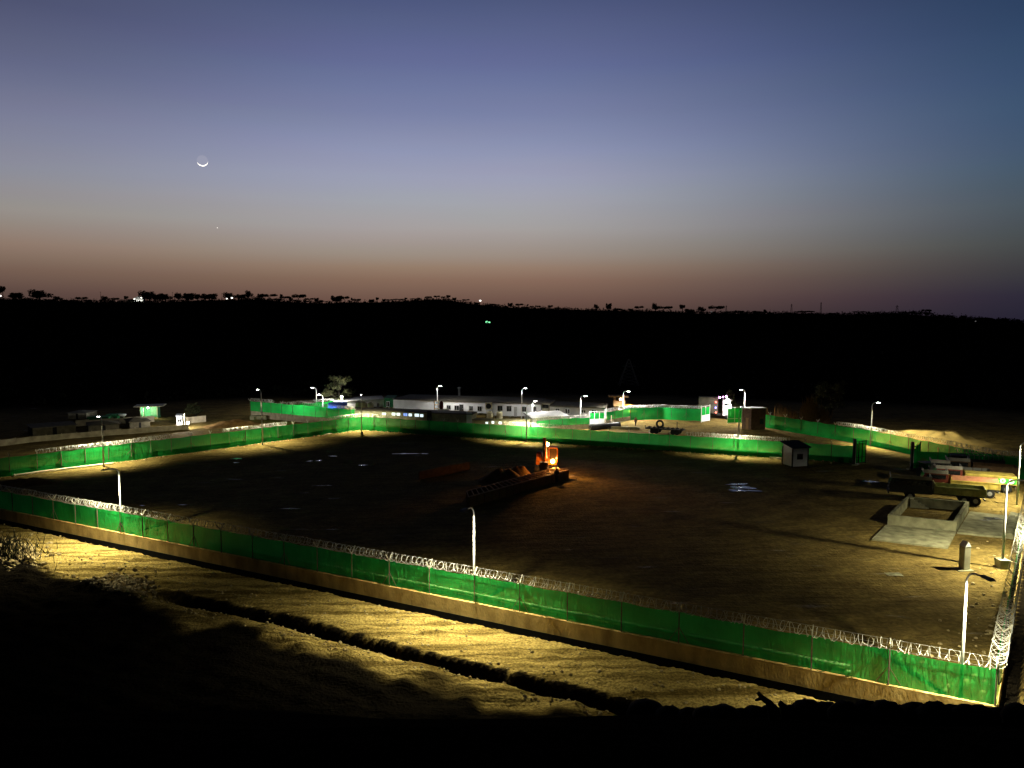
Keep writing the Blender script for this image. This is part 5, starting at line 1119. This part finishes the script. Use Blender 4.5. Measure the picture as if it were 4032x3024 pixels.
TR = [(9, 1132, 22, 'thin'), (61, 1152, 52, 'flat'), (154, 1144, 68, 'round'), (199, 1174, 28, 'bush'), (226, 1167, 26, 'flat'), (251, 1177, 24, 'bush'), (319, 1171, 30, 'flat'), (345, 1175, 26, 'bush'), (413, 1167, 32, 'round'), (451, 1174, 26, 'flat'), (497, 1168, 18, 'thin'), (511, 1174, 30, 'bush'),
      (588, 1149, 76, 'round'), (620, 1156, 40, 'flat'), (650, 1158, 46, 'round'), (687, 1160, 26, 'thin'), (705, 1155, 26, 'flat'), (741, 1154, 46, 'flat'), (778, 1158, 38, 'round'), (823, 1156, 62, 'flat'), (904, 1154, 42, 'flat'), (950, 1158, 46, 'round'), (979, 1146, 28, 'round'),
      (1025, 1156, 28, 'round'), (1058, 1160, 44, 'flat'), (1090, 1172, 34, 'bush'), (1108, 1161, 12, 'thin'), (1118, 1168, 34, 'flat'), (1144, 1168, 16, 'round'), (1174, 1162, 42, 'flat'), (1217, 1175, 28, 'flat'), (1246, 1172, 20, 'round'), (1264, 1177, 18, 'bush'), (1325, 1164, 52, 'round'), (1355, 1169, 28, 'flat'), (1374, 1177, 12, 'bush'), (1385, 1174, 8, 'thin'), (1402, 1178, 26, 'flat'), (1436, 1183, 12, 'bush'), (1463, 1178, 28, 'round'), (1486, 1173, 14, 'thin'), (1512, 1176, 17, 'round'), (1533, 1179, 24, 'flat'), (1570, 1177, 36, 'flat'), (1599, 1173, 13, 'thin'), (1633, 1175, 36, 'flat'), (1651, 1172, 19, 'round'),
      (1685, 1168, 26, 'flat'), (1719, 1165, 20, 'flat'), (1744, 1168, 16, 'flat'), (1766, 1164, 20, 'thin'), (1789, 1171, 20, 'round'), (1834, 1179, 22, 'flat'), (1872, 1187, 28, 'bush'), (1940, 1192, 28, 'bush'), (2009, 1192, 24, 'round'), (2044, 1197, 28, 'flat'), (2075, 1199, 13, 'thin'), (2093, 1205, 11, 'flat'), (2117, 1204, 17, 'flat'), (2140, 1208, 24, 'bush'), (2166, 1203, 17, 'flat'), (2195, 1208, 28, 'bush'), (2339, 1200, 10, 'thin'), (2350, 1200, 17, 'round'), (2397, 1194, 28, 'round'), (2432, 1210, 34, 'bush'), (2479, 1211, 28, 'bush'), (2515, 1207, 28, 'flat'), (2545, 1215, 9, 'thin'),
      (2581, 1196, 28, 'round'), (2612, 1208, 48, 'flat'), (2687, 1203, 28, 'thin'), (2705, 1211, 46, 'bush'), (2764, 1209, 34, 'round'), (2818, 1207, 44, 'flat'), (2909, 1219, 42, 'bush'), (2972, 1220, 46, 'bush'), (3014, 1219, 16, 'round'), (3100, 1227, 34, 'bush'), (3170, 1225, 70, 'flat'), (3270, 1229, 42, 'bush'), (3382, 1226, 42, 'flat'), (3415, 1227, 28, 'bush'), (3592, 1224, 20, 'bush'), (3643, 1219, 20, 'flat'), (3662, 1220, 16, 'thin'), (3788, 1241, 24, 'bush'), (3877, 1247, 44, 'bush'), (3950, 1249, 30, 'bush')]
protos = {(k, i): tree_proto(k, 11 * i + len(k)) for k in KIND for i in (0, 1)}; used = set(); LM = [(30, 'the left picture edge'), (545, 'the bright white house lights on the ridge'), (905, 'the small twin white lights on the ridge'), (1700, 'the low hump of the ridge'), (1893, 'the single ridge lamp'), (2397, 'the lone umbrella-shaped tree'), (2800, 'the faint pale light on the ridge'), (3533, 'the ridge mast farthest right')]
cnt = {}
for i, (px, yt, w, k) in enumerate(TR):
    if k == 'flat' and px < 1000 and i % 3: k = 'round'; w *= 1.15
    D = RD - 6 + random.uniform(-6, 4); az_ = math.atan2(ray(px, 1200).x, ray(px, 1200).y); yr = np.interp(px, [a for a, b in RIDGE], [b for a, b in RIDGE])
    p = atdist(px, yt, D); gx, gy = p.x, p.y; g = gz(gx, gy); hh_ = max(p.z - g, 1.2); ww = w * D / F / 2
    key = (k, i % 2); o = protos[key] if key not in used else copy_tree(protos[key]); used.add(key); o.location = (gx, gy, g - .15); o.scale = (1.18 * ww / .75 if k != 'thin' else ww / .45, ww / .75, 1.06 * hh_ / .97); o.rotation_euler = (0, 0, random.uniform(-.3, .3))
    lm = min(LM, key=lambda q: abs(q[0] - px)); sd_ = 'left' if px < lm[0] else 'right'; c_ = (lm[1], sd_, k); cnt.setdefault(c_, []).append((px, o))
for (lmn, sd_, k), lst in cnt.items():
    lst.sort(key=lambda q: -q[0] if sd_ == 'left' else q[0])
    for j, (px, o) in enumerate(lst):
        lab = f'{ORD[j]} {KIND[k]} tree {sd_} of {lmn}'; tag(o, lab, 'tree', 'trees along the ridge skyline')
m = MB()
for _ in range(2600):
    px = random.uniform(-300, 4330); D = RD - random.uniform(-2, 40); az_ = ray(px, 1220); k = D / math.hypot(az_.x, az_.y); x, y = az_.x * k, az_.y * k; leafy(m, x, y, gz(x, y) + .4, random.uniform(.8, 2.6), 1.2, random.choice((.5, .8, 1.2, 1.6, 2.4)) * random.uniform(.7, 1.2), 18, .55, 0, random.random())
for _ in range(1500):
    D = random.uniform(200, 660); a_ = random.uniform(-.62, .62); x, y = D * math.sin(a_), D * math.cos(a_); leafy(m, x, y, gz(x, y) + .6, random.uniform(1, 3), 1.6, random.uniform(.8, 1.8), 14, .7, 0, random.random())
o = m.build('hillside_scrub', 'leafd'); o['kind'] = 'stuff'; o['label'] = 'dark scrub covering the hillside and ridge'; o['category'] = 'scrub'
# lamplit trees and reeds just behind the compounds
def big_tree(label, px, yb, yt, wpx, kind='round', leafm='leaf', seed=3):
    p = G(px, yb); h = zat(p.x, p.y, yt); t_ = thing('tree', label, 'tree', p); rg = random.Random(seed); w = wpx * math.hypot(p.x, p.y) / F / 2; tr = MB(); cr = MB()
    tr.tube([p + Vector((0, 0, -.2)), p + Vector((.1 * w, 0, h * .3)), p + Vector((0, 0, h * .55)), p + Vector((.1 * w, 0, h * .9))], [.25, .2, .13, .05], 8)
    for _ in range(22):
        x, y, z = rg.uniform(-1, 1), rg.uniform(-.8, .8), rg.uniform(.25, .95); x *= (1.15 - z * .6); c = p + Vector((x * w, y * w, z * h)); tr.tube([p + Vector((0, 0, h * z * .6)), c], [.07, .02], 5); leafy(cr, c.x, c.y, c.z, w * .33, w * .33, h * .10, 80, .22, .1, rg.random())
    tr.build('trunk', 'bark', t_); cr.build('crown', leafm, t_)
big_tree('dim lamplit tree rising behind the back left cabins', 1335, 1604, 1478, 110, seed=5); big_tree('dim bushy tree behind the outer fence right of the dry reeds', 3265, 1655, 1500, 120, seed=6); big_tree('dark tree behind the lit white lorry', 2880, 1640, 1540, 60, seed=8)
big_tree('faint bushy tree at the back of the camp, right of the lit green house', 770, 1640, 1590, 60, seed=9)
m = MB()
for c_, n_, hh_ in ((3190, 160, 5.0), (3175, 80, 3.5), (3240, 90, 3.0), (3075, 60, 3.4), (3120, 50, 2.2), (3010, 30, 2.5)):
    for _ in range(n_):
        p = G(c_ + random.gauss(0, 14), 1655 + random.uniform(-8, 8)); h = hh_ * random.uniform(.4, 1.1); d = Vector((random.uniform(-.5, .5), random.uniform(-.4, .4), h)); a = Vector((.06, 0, 0)); m.add([p - a, p + a, p + d * .6 + a, p + d + Vector((random.uniform(-.2, .2), 0, 0)), p + d * .6 - a], [(0, 1, 2, 3, 4)])
o = m.build('dry_reeds', 'reed'); o['kind'] = 'stuff'; o['label'] = 'tall dry reeds lit brown behind the outer fence'; o['category'] = 'reeds'
m = MB()
for _ in range(420):
    c = G(random.gauss(40, 55), random.gauss(2160, 26), 0); c.z = gz(c.x, c.y); d = Vector((random.uniform(-.6, .6), random.uniform(-.6, .6), random.uniform(.3, 1.3))); a = Vector((.03, .01, 0)); m.add([c - a, c + a, c + d], [(0, 1, 2)])
o = m.build('roadside_undergrowth', 'leafd'); o['kind'] = 'stuff'; o['label'] = 'dark thorny undergrowth at the left end of the lit road'; o['category'] = 'undergrowth'
# ---------------------------------------------------------------- ridge lights, masts, pylon
def onridge(px, D=RD - 10):
    d = ray(px, 1200); k = D / math.hypot(d.x, d.y); x, y = d.x * k, d.y * k; return Vector((x, y, gz(x, y)))
p = onridge(547, RD - 14); t_ = thing('ridge_house', 'brightly lit white house on the ridge beside the round trees', 'house', p); m = MB(); m.box(-4, 4, -.5, 3, -1, 2.6, p); m.build('wall', mat('floodlit wall', (.7, .7, .7), .7, 2, .2), t_)
m = MB(); m.hexa([p + Vector((x, y, z)) for z, k in ((2.6, 1), (4.4, .15)) for x, y in ((-4.4 * k, -.9), (4.4 * k, -.9), (4.4 * k, 3.3), (-4.4 * k, 3.3))]); m.build('roof', 'grey', t_)
for x, z, r_ in ((-3, 2.6, .9), (2.6, 3.6, .8), (.5, 1.4, .9), (2.8, 1.2, .8)): m = MB(); m.ball(p + Vector((x, -1.0, z)), r_ * .7, .2, r_ * .6); m.build('floodlight', mat('ridge floodlight', (.9, .9, .8), .4, emit=(1, 1, .86), estr=2.2), t_)
light('POINT', p + Vector((0, -5, 2)), 900, (1, 1, .9), t_)
for px, yy, r_, mn, lab in ((893, 1176, .7, 'bulbw', 'left and smaller of the twin white lights on the ridge'), (913, 1173, .9, 'bulbw', 'right and brighter of the twin white lights on the ridge'), (1891, 1184, 1.0, 'bulbw', 'single white lamp on the ridge right of the hump'), (2, 1165, .8, 'bulbw', 'white light on the ridge at the left picture edge'), (2801, 1228, .8, 'dim', 'faint pale light on the ridge among trees'), (3842, 1266, .7, 'dim', 'faint dull light low on the right end of the ridge'),
                            (1917, 1268, .9, 'bulbg', 'bright green lamp on the dark hillside, left of a close pair'), (1927, 1269, .6, 'bulbg', 'small green lamp on the dark hillside, right of a close pair')):
    D = RD - 16
    if mn == 'bulbg': D = 590
    p = atdist(px, yy, D); g = gz(p.x, p.y)
    while g > p.z - .3 and D > 200: D -= 6; p = atdist(px, yy, D); g = gz(p.x, p.y)
    t_ = thing('hill_lamp', lab, 'lamp', Vector((p.x, p.y, g)), 'lamps on the hills'); m = MB(); m.tube([Vector((p.x, p.y, g - .3)), p], .08, 6); m.build('pole', 'dark', t_)
    mm = {'bulbw': mat('ridge bulb', (.9, .9, .9), .4, emit=(1, .97, .88), estr=2.5), 'dim': mat('dim ridge bulb', (.5, .5, .5), .4, emit=(1, .95, .95), estr=.12), 'bulbg': mat('hill green bulb', (.2, .9, .4), .4, emit=(.25, 1, .45), estr=1.6)}[mn]
    m = MB(); m.ball(p, r_, .3, r_ * .7); m.build('bulb', mm, t_)
for px, yt, wd, lab in ((398, 1148, .18, 'thin pole on the ridge left of the bright house lights'), (681, 1149, .12, 'thin pole among the trees right of the bright house lights'), (875, 1154, .12, 'thin pole on the ridge just left of the twin white lights'), (2860, 1203, .25, 'thin mast on the ridge right of the faint pale light'), (3117, 1197, .3, 'lattice mast on the ridge, leftmost of the three on the right'), (3233, 1190, .25, 'lattice mast on the ridge, middle of the three on the right'), (3533, 1202, .45, 'lattice mast on the ridge, rightmost of the three on the right')):
    p = onridge(px, RD - 4); zt = atdist(px, yt, RD - 4).z; m = MB()
    if wd > .2:
        for s_ in (-1, 1): m.bar(p + Vector((s_ * wd * 3, 0, -.5)), Vector((p.x + s_ * wd * .5, p.y, zt)), .16)
        k = 6
        for i in range(k): f0 = i / k; f1 = (i + 1) / k; g0 = wd * (3 - 2.5 * f0); g1 = wd * (3 - 2.5 * f1); s_ = 1 if i % 2 else -1; m.bar(Vector((p.x + s_ * g0, p.y, p.z + (zt - p.z) * f0)), Vector((p.x - s_ * g1, p.y, p.z + (zt - p.z) * f1)), .12)
        m.bar(Vector((p.x - wd * 3, p.y, zt - 1)), Vector((p.x + wd * 3, p.y, zt - 1)), .14)
    else: m.tube([p + Vector((0, 0, -.5)), Vector((p.x, p.y, zt))], [.14, .09], 6); m.bar(Vector((p.x - .5, p.y, zt - .6)), Vector((p.x + .5, p.y, zt - .6)), .1)
    solo(m, 'ridge_mast', 'dark', lab, 'mast', p, 'masts on the ridge')
p = G(2474, 1597); p = Vector((p.x * 1.25, p.y * 1.25, 0)); p.z = gz(p.x, p.y); zt = atdist(2478, 1414, math.hypot(p.x, p.y)).z; m = MB(); wd = 2.9
for sx in (-1, 1):
    for sy in (-1, 1): m.bar(p + Vector((sx * wd, sy * wd * .5, -.5)), Vector((p.x + sx * .15, p.y + sy * .15, zt)), .11)
for i in range(8):
    f0, f1 = i / 8, (i + 1) / 8; w0, w1 = wd * (1 - f0), wd * (1 - f1)
    for s_ in (-1, 1): m.bar(Vector((p.x + s_ * w0, p.y - w0 * .5, p.z + (zt - p.z) * f0)), Vector((p.x - s_ * w1, p.y - w1 * .5, p.z + (zt - p.z) * f1)), .06)
m.bar(Vector((p.x - 2, p.y, zt - 2)), Vector((p.x + 2, p.y, zt - 2)), .1); solo(m, 'power_pylon', 'grey', 'faint lattice pylon on the dark slope above the watchtower', 'pylon', p)
# ---------------------------------------------------------------- moon and evening star
md = ray(797, 633).normalized(); mp_ = Vector((0, 0, H)) + md * 5000; rm = 18.5 / F * 5000 / (1 / math.sqrt(1)) * 1.0
m = MB(); m.ball((0, 0, 0), rm, rm, rm, 48)
mm = bpy.data.materials.new('painted moon phase'); mm.use_nodes = True; t = mm.node_tree; t.nodes.clear(); o_ = t.nodes.new('ShaderNodeOutputMaterial'); em = t.nodes.new('ShaderNodeEmission'); ge = t.nodes.new('ShaderNodeNewGeometry'); dt = t.nodes.new('ShaderNodeVectorMath'); dt.operation = 'DOT_PRODUCT'
sun_dir = (Vector((.08, 0, -1)).normalized() * .52 + md * .86).normalized(); dt.inputs[1].default_value = sun_dir; t.links.new(ge.outputs['Normal'], dt.inputs[0])
rp_ = t.nodes.new('ShaderNodeValToRGB'); rp_.color_ramp.elements[0].position = .0; rp_.color_ramp.elements[0].color = (.318, .328, .430, 1); rp_.color_ramp.elements[1].position = .05; rp_.color_ramp.elements[1].color = (3.2, 3.0, 2.5, 1); t.links.new(dt.outputs['Value'], rp_.inputs[0]); t.links.new(rp_.outputs[0], em.inputs[0]); t.links.new(em.outputs[0], o_.inputs[0])  # sunlit crescent and dim disc painted into the emission colour
mo = m.build('moon', mm, None, (0, 0, 0), True); mo.location = mp_; tag(mo, 'thin crescent moon low in the dusk sky', 'moon')
m = MB(); m.ball((0, 0, 0), 2.3, n=12); vo = m.build('evening_star', mat('star light', (1, 1, 1), .4, emit=(1, .93, .82), estr=1.6), None, (0, 0, 0)); vo.location = Vector((0, 0, H)) + ray(856, 897).normalized() * 5000; tag(vo, 'tiny bright evening star below the crescent moon', 'star')
